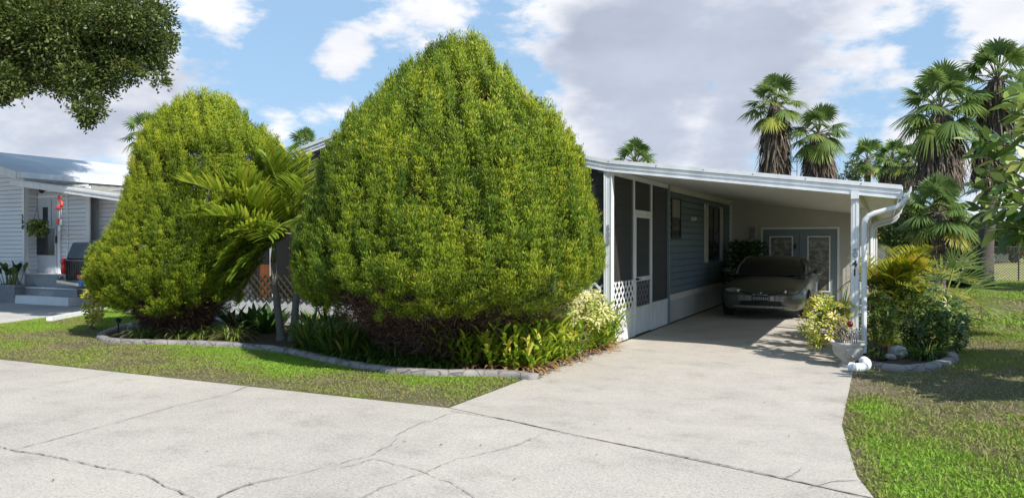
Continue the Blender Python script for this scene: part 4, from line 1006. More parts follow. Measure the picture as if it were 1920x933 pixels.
far_tree('leafy_tree', 'bushy tree seen low just right of the downspouts', 1712, 34, 380, 90, 57, leaf=.16)

rng = np.random.default_rng(63); root = thing('shade_tree', 'broad leafy tree just outside the right edge shading the far lawn', 'tree', (10.2, 30.2, 0))
bl_ = [(10.2+rng.uniform(-2.2,2.2), 30.2+rng.uniform(-2,2), rng.uniform(3.6,6.2), rng.uniform(.9,1.4)) for k in range(12)]
blobtree(root, bl_, .16, .09, 60, M['farleaf'], rng); limbs(root, Vector((10.2,30.2,0)), bl_, .15, rng, M['bark'])
# ================================================================== low planting
def clump(name, label, cat, loc, mat, seed, n=90, L=.42, W=.016, r=.08, droop=.9, up=1.3, tm=.5, ts=.2, group=None, partname='leaves', S=5, dead=.05, base_w=.6, rs=1.0):
    rng = np.random.default_rng(seed); root = thing(name, label, cat, (0,0,0), group); lv = Leaves()
    a = rng.uniform(0, 6.28, n); q = r*np.sqrt(rng.uniform(0, 1, n)); P = np.stack([q*np.cos(a), q*np.sin(a), np.zeros(n)+.0], 1)
    D = np.stack([np.cos(a), np.sin(a), np.ones(n)*up], 1)*1.0+rng.normal(size=(n, 3))*.3
    tt = np.clip(rng.normal(size=n)*ts+tm, 0, .95); tt[rng.uniform(size=n) < dead] = 1.0
    lv.straps(P, D, L*rng.uniform(.6, 1.15, n), W*rng.uniform(.8, 1.2, n), droop*rng.uniform(.5, 1.3, n), tt, S=S, base_w=base_w, tipw=.08)
    lv.build(partname, M[mat], root); root.location = loc; return root
def place_many(proto_fn, spots, label, group, seed, smin=.85, smax=1.2):
    rr = random.Random(seed); protos = [proto_fn(0), proto_fn(1), proto_fn(2)]; used = [False]*3
    for i, (x, y) in enumerate(spots):
        k = i % 3; o = protos[k] if not used[k] else dup(protos[k]); used[k] = True
        o.location = (x, y, .015); o.rotation_euler = (0, 0, rr.uniform(0, 6.28)); s = rr.uniform(smin, smax); o.scale = (s, s, s)
        o['label'] = label; o['group'] = group
    for k in range(3):
        if not used[k]:
            for c in list(protos[k].children): bpy.data.objects.remove(c)
            bpy.data.objects.remove(protos[k])
def pxs(lst): return [tuple(G(a, b, .02))[:2] for a, b in lst]
# sunlit border grass left
LG = 'sunlit border grass clumps at the kerb under the smaller evergreen'
place_many(lambda k: clump('border_grass', 'x', 'ornamental grass', (0,0,0), 'liriope', 60+k, n=120, L=.62, W=.017, droop=.72, tm=.66, dead=.12),
    pxs([(268,634),(290,632),(312,630),(335,633),(356,631),(378,634),(400,632),(420,634),(440,636),(300,622),(345,622),(390,622),(430,624),(456,620)]),
    'sunlit arching border grass clump at the kerb under the smaller evergreen', LG, 1, .8, 1.05)
# shaded dark border grass under the big tree
spots = []; rr = random.Random(3)
for px in range(575, 845, 13):
    t0 = np.interp(px, [560, 640, 700, 760, 850], [655, 672, 682, 688, 692]); spots.append((px, t0-5+rr.uniform(-2, 2))); spots.append((px+6, t0-18+rr.uniform(-4, 4)))
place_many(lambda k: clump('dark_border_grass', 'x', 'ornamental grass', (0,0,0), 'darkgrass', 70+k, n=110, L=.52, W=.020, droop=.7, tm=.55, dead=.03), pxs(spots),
    'dark green grassy clump in the shade behind the kerb under the largest evergreen', 'shaded grass clumps behind the kerb', 2, .8, 1.15)
# taller dark strap leaves behind
spots = [(px+rr.uniform(-6, 6), 640+rr.uniform(-8, 10)) for px in range(560, 860, 17)]+[(px+rr.uniform(-6,6), 620+rr.uniform(-5,5)) for px in range(585, 1060, 24)]+[(px+rr.uniform(-6,6), 662+rr.uniform(-6,6)+(px-570)*.05) for px in range(575, 860, 15)]+[(px+rr.uniform(-6,6), 646+rr.uniform(-5,5)) for px in range(860, 1040, 14)]
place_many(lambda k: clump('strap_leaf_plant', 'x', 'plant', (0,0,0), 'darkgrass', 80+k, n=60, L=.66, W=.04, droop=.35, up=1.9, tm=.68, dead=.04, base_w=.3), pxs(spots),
    'upright dark strap leaved plant in deep shade below the largest evergreen', 'shaded strap leaved plants under the largest evergreen', 4, .75, 1.1)
# broad dark leaves left of the palm trunks
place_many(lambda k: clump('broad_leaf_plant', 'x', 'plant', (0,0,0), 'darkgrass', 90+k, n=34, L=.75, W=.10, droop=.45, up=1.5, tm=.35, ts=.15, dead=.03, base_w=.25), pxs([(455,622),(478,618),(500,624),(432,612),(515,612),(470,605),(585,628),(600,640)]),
    'broad dark leaved plant in the shade beside the twin palm trunks', 'broad leaved plants beside the palm trunks', 5, .75, 1.05)
# yellow green ginger mass at the drive corner
def ginger(k):
    rng = np.random.default_rng(100+k); root = thing('shell_ginger', 'x', 'plant', (0,0,0)); lv = Leaves(); st = MB()
    for s in range(7):
        a = rng.uniform(0, 6.28); r0 = rng.uniform(0, .09); b0 = np.array([r0*math.cos(a), r0*math.sin(a), 0]); d = np.array([math.cos(a)*.45, math.sin(a)*.45, 1.]); d += rng.normal(size=3)*.12; H = rng.uniform(.22, .42)
        n = 7; f = np.linspace(.15, 1, n); P = b0+d*(H*f)[:, None]; th = a+np.arange(n)*math.pi+rng.normal(size=n)*.4
        D = np.stack([np.cos(th)*.8, np.sin(th)*.8, np.ones(n)*.75], 1)+d*.25
        tm = rng.uniform(.25, .85); lv.straps(P, D, rng.uniform(.17, .27, n), rng.uniform(.030, .046, n), rng.uniform(.2, .5, n), np.clip(tm+rng.normal(size=n)*.17, 0, .95), S=4, base_w=.3, tipw=.05)
        if rng.uniform() < .45: lv.straps(P[:1], np.array([[d[0]*2, d[1]*2, .3]]), .25, .03, 1.2, 1.0, S=4)
    n = 8; a = rng.uniform(0, 6.28, n); lv.straps(np.stack([np.cos(a)*.05, np.sin(a)*.05, a*0+.05], 1), np.stack([np.cos(a), np.sin(a), a*0+.35], 1), .2, .02, .6, 1.0, S=3)
    lv.build('leaves', M['ginger'], root); return root
spots = []
for px in range(838, 1150, 12):
    yb = np.interp(px, [838, 1000, 1040, 1080, 1120, 1150], [692, 697, 688, 672, 660, 650]); yt = np.interp(px, [838, 1000, 1150], [655, 628, 640])
    nrow = 5
    for j in range(nrow):
        y = yb-4-(yb-yt)*(j+.3*rr.uniform(-1, 1))/nrow; spots.append((px+rr.uniform(-6, 6), y))
place_many(ginger, pxs(spots), 'yellow green strap leaved plant in the sunny corner bed beside the driveway edge', 'yellow green strap leaved plants at the driveway corner', 6, 1.0, 1.45)
# dry leaf litter at the driveway edge
lv = Leaves(); N = 1400; s_ = RNG.uniform(0, 1, N); P = np.stack([-3.80+RNG.normal(size=N)*.09-.05, 8.2+s_*3.1, .022+RNG.uniform(0, .02, N)], 1)
P2 = np.array([[*tuple(c_)[:2], .03] for c_ in CURB]); i_ = RNG.integers(8, len(P2)-1, 700); f_ = RNG.uniform(0, 1, 700)[:, None]; Pc = P2[i_]*(1-f_)+P2[np.minimum(i_+1, len(P2)-1)]*f_+np.stack([RNG.normal(size=700)*.04, RNG.uniform(.06, .22, 700), np.zeros(700)], 1)
P = np.concatenate([P, Pc]); N = len(P)
lv.leaves(P, RNG.normal(size=(N, 3))*[1,1,.15], [0,0,1.]+RNG.normal(size=(N, 3))*.4, RNG.uniform(.03, .10, N), .018, RNG.uniform(.3, 1, N)); o = lv.build('leaf_litter', M['dead']); tag(o, 'dry brown leaf litter along the bed edge', 'litter', kind='stuff')

# leafy shrubs with whorled leaflets
def whorl_shrub(name, label, blobs, seed, mat, leaf=.085, dens=260, stems=None, tm=.5, cat='shrub', group=None, nl=8, lw=.034):
    rng = np.random.default_rng(seed); c0 = blobs[0]; root = thing(name, label, cat, (c0[0], c0[1], 0), group); lv = Leaves(); st = MB()
    sb = stems or Vector((c0[0], c0[1], 0.02))
    for (x, y, z, r) in blobs:
        nc = int(dens*r*r)+6; dd = rdir(nc, .25); C = np.array([x, y, z])+dd*(r*rng.uniform(.45, 1.03, nc)**.5)[:, None]; C[:, 2] = np.maximum(C[:, 2], .08)
        ax = nrm(dd+[0, 0, .5]+rng.normal(size=(nc, 3))*.3); s1 = nrm(np.cross(ax, [.3, .2, 1.])); s2 = np.cross(s1, ax)
        tt = np.clip(rng.normal(size=nc)*.22+tm, .02, .98)
        for k in range(nl):
            a = 2*math.pi*k/nl+rng.uniform(-.2, .2, nc); D = ax*.22+(s1*np.cos(a)[:, None]+s2*np.sin(a)[:, None]); D = D+[0, 0, -.12]
            lv.leaves(C+D*.012, D, ax, leaf*rng.uniform(.75, 1.2, nc), lw, np.clip(tt+rng.normal(size=nc)*.12, 0, 1), mid=.6, fold=-.12)
        for k in range(max(3, nc//30)):
            q = Vector(C[k]); st.tube([sb+Vector(rng.normal(size=3)*.03*np.array([1,1,0])), sb.lerp(q, .5)+Vector((0,0,.05)), q], [.008, .005, .003], 5, cap=False)
    lv.build('leaves', M[mat], root); st.build('stems', M['stemw'], root); return root
M['stemw'] = pmat('shrub_stems', (.16,.12,.08), (.22,.18,.12), 10, .8)
def bl(lst): return [(*tuple(at(px, py, t)), r*t/F) for (px, py, t, r) in lst]
whorl_shrub('variegated_shrub', 'pale cream and green variegated shrub at the foot of the 588 porch post', bl([(1085,572,10.75,30),(1112,576,10.95,28),(1060,592,10.6,28),(1132,588,11.1,19),(1100,600,10.8,26),(1050,568,10.7,22),(1120,556,11.1,14),(1040,590,10.5,20)]), 31, 'pothos', leaf=.085, dens=560, tm=.68, nl=7, lw=.034)
up_ = G(1590, 687); up_ = Vector((up_.x, up_.y, .008))
S0 = Vector((up_.x-.02, up_.y+.05, .34))
whorl_shrub('variegated_shrub', 'yellow and green variegated shrub spreading left out of the concrete urn', bl([(1530,580,10.5,28),(1560,590,10.4,30),(1520,605,10.4,22),(1550,620,10.3,26),(1583,580,10.5,22),(1540,565,10.6,18),(1530,640,10.3,12),(1580,612,10.3,18)]), 32, 'scheff', leaf=.075, dens=800, stems=S0, tm=.62, nl=8, lw=.026)
whorl_shrub('variegated_shrub', 'round yellow and green variegated shrub right behind the concrete urn', bl([(1640,590,10.8,30),(1670,585,10.8,26),(1625,610,10.7,24),(1660,615,10.7,26),(1645,565,10.9,20),(1680,605,10.8,18)]), 33, 'scheff', leaf=.08, dens=560, tm=.45, nl=8, lw=.028)
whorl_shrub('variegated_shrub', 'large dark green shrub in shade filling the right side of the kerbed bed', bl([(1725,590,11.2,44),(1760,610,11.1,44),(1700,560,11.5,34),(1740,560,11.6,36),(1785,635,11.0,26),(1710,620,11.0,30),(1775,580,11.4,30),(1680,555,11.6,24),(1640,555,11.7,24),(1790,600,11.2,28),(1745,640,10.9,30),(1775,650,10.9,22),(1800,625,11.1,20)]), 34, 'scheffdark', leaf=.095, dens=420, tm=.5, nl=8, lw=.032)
whorl_shrub('variegated_shrub', 'small bright yellow green shrub beside the neighbouring driveway left of the smaller evergreen', bl([(172,556,14.1,14),(168,576,14.0,15),(182,572,14.1,13),(172,540,14.2,9),(190,562,14.3,12),(180,589,13.9,9),(174,598,13.9,9)]), 35, 'scheff', leaf=.10, dens=300, tm=.75, nl=6, lw=.05)
whorl_shrub('low_fern', 'low bright green leafy plant between the urn and the pale rock', bl([(1632,655,10.4,12),(1645,662,10.4,10)]), 36, 'farleaf', leaf=.05, dens=900, tm=.6, cat='plant')
o = clump('arching_grass_plant', 'dark arching grassy plant in front of the large shaded shrub', 'plant', (0,0,0), 'darkgrass', 37, n=150, L=.55, W=.02, r=.1, droop=.8, tm=.6); o.location = at(1738, 655, 10.5).xy.to_3d()+Vector((0,0,.02))
# dark fern-like cluster against the shed beside the post
o = clump('spiky_plant', 'spiky leaved plant against the cream shed wall behind the carport post', 'plant', (0,0,0), 'darkgrass', 38, n=70, L=.9, W=.03, r=.1, droop=.6, up=2.2, tm=.6); o.location = (-.75, 15.5, .02); o.scale = (1,1,1.25)

# layered dark conifer in a pot behind the car
rng = np.random.default_rng(77); q = onX(1390, 480, XW+.75); q = Vector((XW+.62, 20.6, 0))
root = thing('layered_conifer', 'dark layered potted conifer between the blue wall and the shed doors behind the car', 'potted tree', q)
b = MB(); b.lathe((q.x, q.y, .01), [(0,0),(.14,0),(.2,.3),(.17,.3),(0,.27)], 16); b.build('pot', M['black'], root)
b = MB(); b.tube([q+Vector((0,0,.25)), q+Vector((0,0,1.65))], [.03,.012], 8); lv = Leaves()
for lev in range(9):
    z = .55+lev*.125; n = 8; rl = .72-.035*lev
    for k in range(n):
        a = k*6.283/n+lev*.4; d = Vector((math.cos(a), math.sin(a), .12)); e_ = q+Vector((0,0,z))+d*rl; b.tube([q+Vector((0,0,z)), e_], [.012,.005], 5, cap=False)
        m = 40; f = rng.uniform(.15, 1, m); P = np.array(q)+[0,0,z]+np.array(d)*(f*rl)[:, None]; D = np.array(d)*.6+rng.normal(size=(m,3))*.55
        lv.leaves(P, D, rng.normal(size=(m,3)), .13, .03, rng.uniform(0,.7,m))
b.build('trunk', M['bark'], root); lv.build('crown', M['darkgrass'], root)

# ================================================================== urn, pipe, rock, ornament
ur = thing('garden_urn', 'round concrete garden urn with relief swags at the edge of the driveway', 'urn', up_)
b = MB(); b.lathe(up_, [(0,.0),(.115,.0),(.12,.02),(.085,.045),(.075,.065),(.12,.10),(.165,.16),(.185,.23),(.195,.275),(.225,.29),(.23,.305),(.222,.322),(.20,.322),(.185,.30),(.178,.27)], 40, 0, 8); b.build('bowl', M['urn'], ur, smooth=True)
b = MB()
for k in range(6):
    a0 = k*math.pi/3; pts = []
    for j in range(9):
        a = a0+(j/8-.5)*math.pi/3; z = .235-.10*math.sin(math.pi*j/8); r_ = np.interp(z, [.10,.16,.23,.275], [.122,.167,.187,.197]); pts.append((up_.x+r_*math.cos(a), up_.y+r_*math.sin(a), up_.z+z))
    b.tube(pts, .011, 6); b.ell(pts[0], .022, .022, .022, 8, 6)
b.build('relief', M['urn'], ur, smooth=True)
b = MB(); b.lathe(up_, [(.0,.28),(.182,.275)], 20); b.build('soil', M['soil'], ur)
c = at(1594, 607, 10.0); go = thing('garden_ornament', 'small dark red glass ball ornament with clear glass stakes standing in the urn', 'ornament', (c.x, c.y, .3))
b = MB(); b.ell(c, .04, .04, .04, 14, 10); b.build('glass_ball', M['darkred'], go, smooth=True)
b = MB(); b.tube([(c.x, c.y, .29), (c.x, c.y, c.z-.03)], .004, 6)
for k in range(7):
    x = c.x+(k-3)*.026; b.tube([(x, c.y+.03*(k%2), .29), (x, c.y+.03*(k%2), c.z-.07-.03*(k%3))], .007, 6); b.ell((x, c.y+.03*(k%2), c.z-.06-.03*(k%3)), .012, .012, .014, 8, 6)
b.build('glass_stakes', M['lens'], go, smooth=True)
# corrugated flexible drain elbow
b = MB(); p0 = G(1600, 697, .05); t = 9.5
path = [at(1594,690,9.55), at(1604,692,9.5), at(1615,691,9.5), at(1623,686,9.52), at(1624,680,9.6), at(1619,676,9.72)]
for p in path: p.z = max(p.z, .062)
pl = smoothline(path, 12); n = len(pl)
b.tube(pl, [.056+.006*math.sin(k*1.55) for k in range(n)], 18); o = b.build('drain_pipe', M['pvc'], smooth=True); tag(o, 'white corrugated drain pipe elbow lying in front of the concrete urn', 'drain pipe')
def rock(name, label, c, rx, ry, rz, seed, mat='rock'):
    rng = np.random.default_rng(seed); bm = bmesh.new(); bmesh.ops.create_icosphere(bm, subdivisions=4, radius=1)
    for v in bm.verts:
        nn = fnoise(np.array([v.co]), 1.7+seed*.01)[0]*.28+fnoise(np.array([v.co])+seed, 5)[0]*.09; v.co *= 1+nn; v.co.x *= rx; v.co.y *= ry; v.co.z *= rz
    me = bpy.data.meshes.new(name); bm.to_mesh(me); bm.free(); me.materials.append(M[mat]); o = bpy.data.objects.new(name, me); o.location = c; link(o); tag(o, label, 'rock'); return o
q = at(1683, 664, 10.6); rock('rock', 'pale pitted rock in the kerbed bed behind the curved edging', (q.x, q.y, .09), .125, .09, .09, 4)
q = at(1668, 672, 10.4); rock('rock', 'flat grey brown rock just in front of the pale pitted rock', (q.x, q.y, .055), .09, .06, .04, 9)
q = G(246, 622); rock('rock', 'small grey stone at the left tip of the kerbed bed', (q.x, q.y, .07), .10, .07, .09, 13)
# solar path light
def path_light(px, py, label):
    q = G(px, py); o = thing('path_light', label, 'garden light', (q.x, q.y, 0), 'black garden lights in the bed')
    b = MB(); b.tube([(q.x,q.y,0),(q.x,q.y,.22)], .012, 8); b.build('stake', M['black'], o)
    b = MB(); b.lathe((q.x,q.y,.22), [(0,.09),(.065,.055),(.07,.045),(.04,.04),(.04,.0),(0,0)], 14); b.build('lamp_head', M['black'], o)
path_light(222, 628, 'small black garden light at the left tip of the bed')
path_light(995, 690, 'small black garden light at the right end of the kerb')

# white gutter pipe on the ground at the neighbour's drive, on its stand
b = MB(); p0 = G(92, 598, .05); p1 = G(172, 583, .06); p2 = at(225, 566, 17.4); p3 = at(243, 556, 17.6)
gp = thing('drain_spout', 'long white drain spout resting on the ground beside the neighbouring driveway', 'drain spout', (p1.x, p1.y, 0))
b.obox(p0, p1, .11, .08); b.obox(p1+Vector((0,0,.004)), p2, .10, .075); b.obox(p2, p3, .10, .076); b.build('pipe', M['pvc'], gp)
b = MB(); b.box(p3.x-.05, p3.x+.05, p3.y-.05, p3.y+.05, .0, p3.z-.04); b.build('stand', M['pvc'], gp)
# white railing pieces further back
q = at(228, 560, 19.5); rl = thing('porch_railing', 'short white railing post group behind the smaller evergreen by the neighbouring driveway', 'railing', (q.x, q.y, 0))
b = MB()
for px in (228, 240, 252, 264):
    p = at(px, 560, 19.5); b.box(p.x-.045, p.x+.045, p.y-.045, p.y+.045, .0, 1.0)
pa, pb = at(228, 560, 19.5), at(264, 560, 19.5); pa.z = pb.z = .95; b.obox(pa, pb, .06, .06); pa.z = pb.z = .35; b.obox(pa, pb, .04, .06); b.build('rails', M['white'], rl)

# neighbour's planter with paddle leaves
q = onY(8, 548, 12.55); a0 = onY(-22, 534, 12.5); a1 = onY(27, 534, 12.5)
pl_ = thing('planter', 'square grey planter with tall paddle leaved plant against the neighbouring wall', 'planter', ((a0.x+a1.x)/2, 12.75, 0)); cx = (a0.x+a1.x)/2; hw = (a1.x-a0.x)/2; zt = a1.z
b = MB(); i = 0; b.v += [(cx+sx*hw*s, 12.8+sy*.3*s, z) for z, s in ((.01,.86),(zt-.07,1),(zt-.07,1.06),(zt,1.06),(zt,.92),(zt-.06,.92)) for sx, sy in ((-1,-1),(1,-1),(1,1),(-1,1))]
for k in range(5):
    for j in range(4): b.f.append((k*4+j, k*4+(j+1)%4, (k+1)*4+(j+1)%4, (k+1)*4+j))
b.f += [(3,2,1,0),(20,21,22,23)]; b.build('box', M['planter'], pl_, bevel=.006)
lv = Leaves(); rng = np.random.default_rng(9); n = 26; a = rng.uniform(0, 6.28, n); P = np.stack([cx+rng.uniform(-.25,.25,n), 12.8+rng.uniform(-.15,.15,n), np.full(n, zt-.05)], 1)
D = np.stack([np.cos(a)*.42, np.sin(a)*.3, np.ones(n)], 1); Ls = rng.uniform(.5, .85, n); st = MB()
tips_ = P+nrm(D)*Ls[:, None]*.55
for k in range(n): st.tube([P[k], tips_[k]], [.014, .009], 5, cap=False)
st.build('stalks', M['stemg'], pl_); lv.straps(tips_, D+rng.normal(size=(n,3))*.15, Ls*.55, .13, .35, rng.uniform(0,.9,n), S=5, base_w=.3, tipw=.1); lv.build('leaves', M['strelitzia'], pl_)

# ================================================================== cars
def loft(rings, closed=True):
    b = MB(); n = len(rings[0])
    for r in rings: b.v += [tuple(p) for p in r]
    for k in range(len(rings)-1):
        for j in range(n if closed else n-1): b.f.append((k*n+j, k*n+(j+1)%n, (k+1)*n+(j+1)%n, (k+1)*n+j))
    b.f.append(tuple(range(n))[::-1]); b.f.append(tuple((len(rings)-1)*n+j for j in range(n))); return b
def wheel(parent, x, y, r, w, side, L):
    b = MB(); i0 = 0; n = 28
    def ringx(prof):
        bb = MB()
        for rr_, xx in prof:
            for j in range(n):
                t = 2*math.pi*j/n; bb.v.append((x+side*xx, y+rr_*math.cos(t), r+rr_*math.sin(t)))
        for k in range(len(prof)-1):
            for j in range(n): bb.f.append((k*n+j, k*n+(j+1)%n, (k+1)*n+(j+1)%n, (k+1)*n+j))
        return bb
    ty = ringx([(r*.62,-w*.5),(r*.95,-w*.5),(r,-w*.38),(r,w*.38),(r*.95,w*.5),(r*.66,w*.5),(r*.62,w*.42)]).build('wheel', M['tyre'], parent, smooth=True)
    rm = ringx([(r*.63,w*.40),(r*.58,w*.44),(r*.54,w*.3),(.05,w*.36),(.0,w*.37)])
    for k in range(7):
        a = 2*math.pi*k/7; rm.obox((x+side*w*.40, y+.05*math.cos(a), r+.05*math.sin(a)), (x+side*w*.40, y+r*.58*math.cos(a), r+r*.58*math.sin(a)), .035, .03, up=(1,0,0))
    rm.build('rim', M['chrome'], ty)
def coupe():
    cx, y0 = -2.33, 16.62; root = thing('parked_car', 'low dark grey green two door car parked nose out under the carport', 'car', (cx, y0+2.3, 0))
    ST = [ # y, halfwidth, zbottom, zwaist(widest), zshoulder, ztop centre
        (.00,.44,.36,.44,.50,.535),(.03,.60,.27,.44,.53,.575),(.10,.715,.20,.45,.565,.62),(.25,.80,.17,.46,.60,.675),(.50,.85,.165,.47,.65,.745),(.85,.875,.165,.48,.71,.815),(1.25,.88,.17,.50,.76,.875),(1.55,.88,.17,.5,.79,.90),(2.2,.88,.17,.52,.83,.90),(3.0,.88,.17,.54,.87,.93),(3.6,.87,.18,.56,.90,.97),(4.1,.85,.2,.58,.92,1.0),(4.4,.80,.24,.6,.90,.97),(4.52,.72,.32,.6,.82,.88)]
    rings = []
    for (y, w, zb_, zw, zs, zt) in ST:
        half = [(0, zb_), (w*.55, zb_), (w*.90, zb_+.015), (w*.985, zb_+.09), (w, zw), (w*.985, zw+(zs-zw)*.55), (w*.94, zs), (w*.78, zs+(zt-zs)*.55), (w*.45, zt-(zt-zs)*.12), (0, zt)]
        pts = half+[(-a, z) for a, z in half[-2:0:-1]]
        rings.append([(cx+a, y0+y, z) for a, z in pts])
    body = loft(rings).build('body', M['carpaint'], root, smooth=True, subsurf=2)
    # glasshouse
    GS = [(1.32,.70,.86,.86),(1.45,.735,.86,.94),(1.75,.70,.86,1.12),(2.08,.62,.87,1.255),(2.4,.585,.88,1.29),(2.9,.585,.90,1.285),(3.3,.59,.92,1.235),(3.8,.60,.95,1.10),(4.15,.56,.95,1.0)]
    rings = []
    for (y, wt, zb_, zt) in GS:
        wb = .775 if y < 3.4 else .775-.12*(y-3.4); half = [(0, zb_-.08), (wb, zb_-.08), (wb, zb_), (wb+(wt-wb)*.5, (zb_+zt)/2+.01), (wt, zt-.035), (wt*.72, zt-.004), (0, zt+.012)]
        pts = half+[(-a, z) for a, z in half[-2:0:-1]]; rings.append([(cx+a, y0+y, z) for a, z in pts])
    loft(rings).build('window', M['glassdark'], root, smooth=True, subsurf=2)
    # roof skin and pillars
    rings = []
    for (y, wt, zb_, zt) in GS[3:7]:
        hw_ = wt*.97; rings.append([(cx-hw_, y0+y, zt-.030),(cx-hw_*.7, y0+y, zt+.002),(cx, y0+y, zt+.02),(cx+hw_*.7, y0+y, zt+.002),(cx+hw_, y0+y, zt-.030),(cx+hw_*.7, y0+y, zt-.02),(cx, y0+y, zt-.01),(cx-hw_*.7, y0+y, zt-.02)])
    loft(rings).build('roof', M['carpaint'], root, smooth=True, subsurf=1)
    b = MB()
    for s in (-1, 1):
        b.tube([(cx+s*.735, y0+1.38, .90),(cx+s*.715, y0+1.75, 1.09),(cx+s*.625, y0+2.08, 1.235),(cx+s*.59, y0+2.5, 1.27),(cx+s*.592, y0+3.0, 1.255),(cx+s*.61, y0+3.5, 1.16),(cx+s*.66, y0+3.95, 1.02)], .026, 8)
        b.tube([(cx+s*.765, y0+2.65, .90),(cx+s*.60, y0+2.75, 1.25)], .022, 6)
        b.tube([(cx+s*.79, y0+1.4, .885),(cx+s*.79, y0+3.4, .925)], .014, 6)
    b.build('pillars', M['carpaint'], root, smooth=True)
    # wiper cowl
    b = MB(); b.obox((cx-.66, y0+1.37, .892), (cx+.66, y0+1.37, .892), .10, .02); b.build('cowl', M['black'], root)
    # front: grille slot, bumper band, intake, lip
    def arc(z, yoff, zoff, w, h, n=17, hw_=.70, bend=.20):
        bb = MB(); pts = [(cx+hw_*s, y0+yoff+bend*abs(s)**2.6, z+zoff*(1-abs(s)**2)) for s in np.linspace(-1, 1, n)]
        for p_, q_ in zip(pts, pts[1:]): bb.obox(p_, q_, w, h)
        return bb
    arc(.565, -.0, -.035, .05, .045, hw_=.42, bend=.075).build('grille', M['black'], root)
    arc(.455, -.035, 0, .06, .115, hw_=.72, bend=.24).build('bumper', M['silver'], root, bevel=.012)
    arc(.345, -.018, 0, .06, .085, hw_=.66, bend=.22).build('intake', M['black'], root)
    arc(.275, -.035, 0, .08, .05, hw_=.70, bend=.24).build('chin_spoiler', M['silver'], root, bevel=.01)
    b = MB(); b.ell((cx-.0, y0-.030, .555), .032, .012, .022, 12, 8); b.build('badge', M['chrome'], root, smooth=True)
    # headlights: slanted almond lenses with two reflectors
    for s in (-1, 1):
        b = MB(); m = Matrix.Rotation(R(-28*s), 4, 'Z') @ Matrix.Rotation(R(-6*s), 4, 'Y')
        b.ell((0,0,0), .215, .055, .062, 20, 12); b.v = [tuple(m @ Vector(v)+Vector((cx+s*.545, y0+.095, .595))) for v in b.v]
        hl = b.build('headlight', M['lens'], root, smooth=True)
        for k, dx in enumerate((-.07, .05)):
            b = MB(); b.ell((cx+s*(.545+dx), y0+.045+.03*(1 if dx > 0 else 0)+.04*(dx>0), .597+.006*(dx>0)), .034, .022, .034, 12, 8); b.build('bulb', M['bulb'], hl, smooth=True)
    # plate
    b = MB(); b.box(cx-.165, cx+.165, y0-.082, y0-.068, .395, .555); pt = b.build('licence_plate', M['black'], root, bevel=.004)
    b = MB()
    for k in range(4): b.box(cx-.15+k*.012, cx-.15+k*.012+.008, y0-.0855, y0-.0825, .515, .543) if k == 0 else None
    b.box(cx-.148, cx-.10, y0-.0855, y0-.0825, .515, .543); b.box(cx-.08, cx+.05, y0-.0855, y0-.0825, .523, .535); b.box(cx+.07, cx+.145, y0-.0855, y0-.0825, .515, .538)
    rr_ = random.Random(4); x = cx-.145
    while x < cx+.135:
        w_ = rr_.uniform(.014, .03); b.box(x, x+w_, y0-.0855, y0-.0825, .415+rr_.uniform(0,.012), .49-rr_.uniform(0,.015)); x += w_+.012
    b.build('plate_marks', M['graynum'], pt)
    b = MB(); b.tube([(cx+.0, y0-.06, .395),(cx+.0, y0-.055, .30)], .014, 6); b.build('tow_loop', M['black'], root)
    for s in (-1, 1):
        b = MB(); b.ell((cx+s*.985, y0+1.66, .955), .105, .07, .062, 14, 10); b.tube([(cx+s*.78, y0+1.62, .90),(cx+s*.93, y0+1.65, .935)], [.035,.03], 8); b.build('mirror', M['carpaint'], root, smooth=True)
        wheel(root, cx+s*.79, y0+.88, .305, .2, s, 0); wheel(root, cx+s*.79, y0+3.55, .305, .2, s, 0)
        b = MB(); b.box(cx+s*.884-.004, cx+s*.884+.004, y0+2.75, y0+2.90, .70, .735); b.build('handle', M['carpaint'], root)
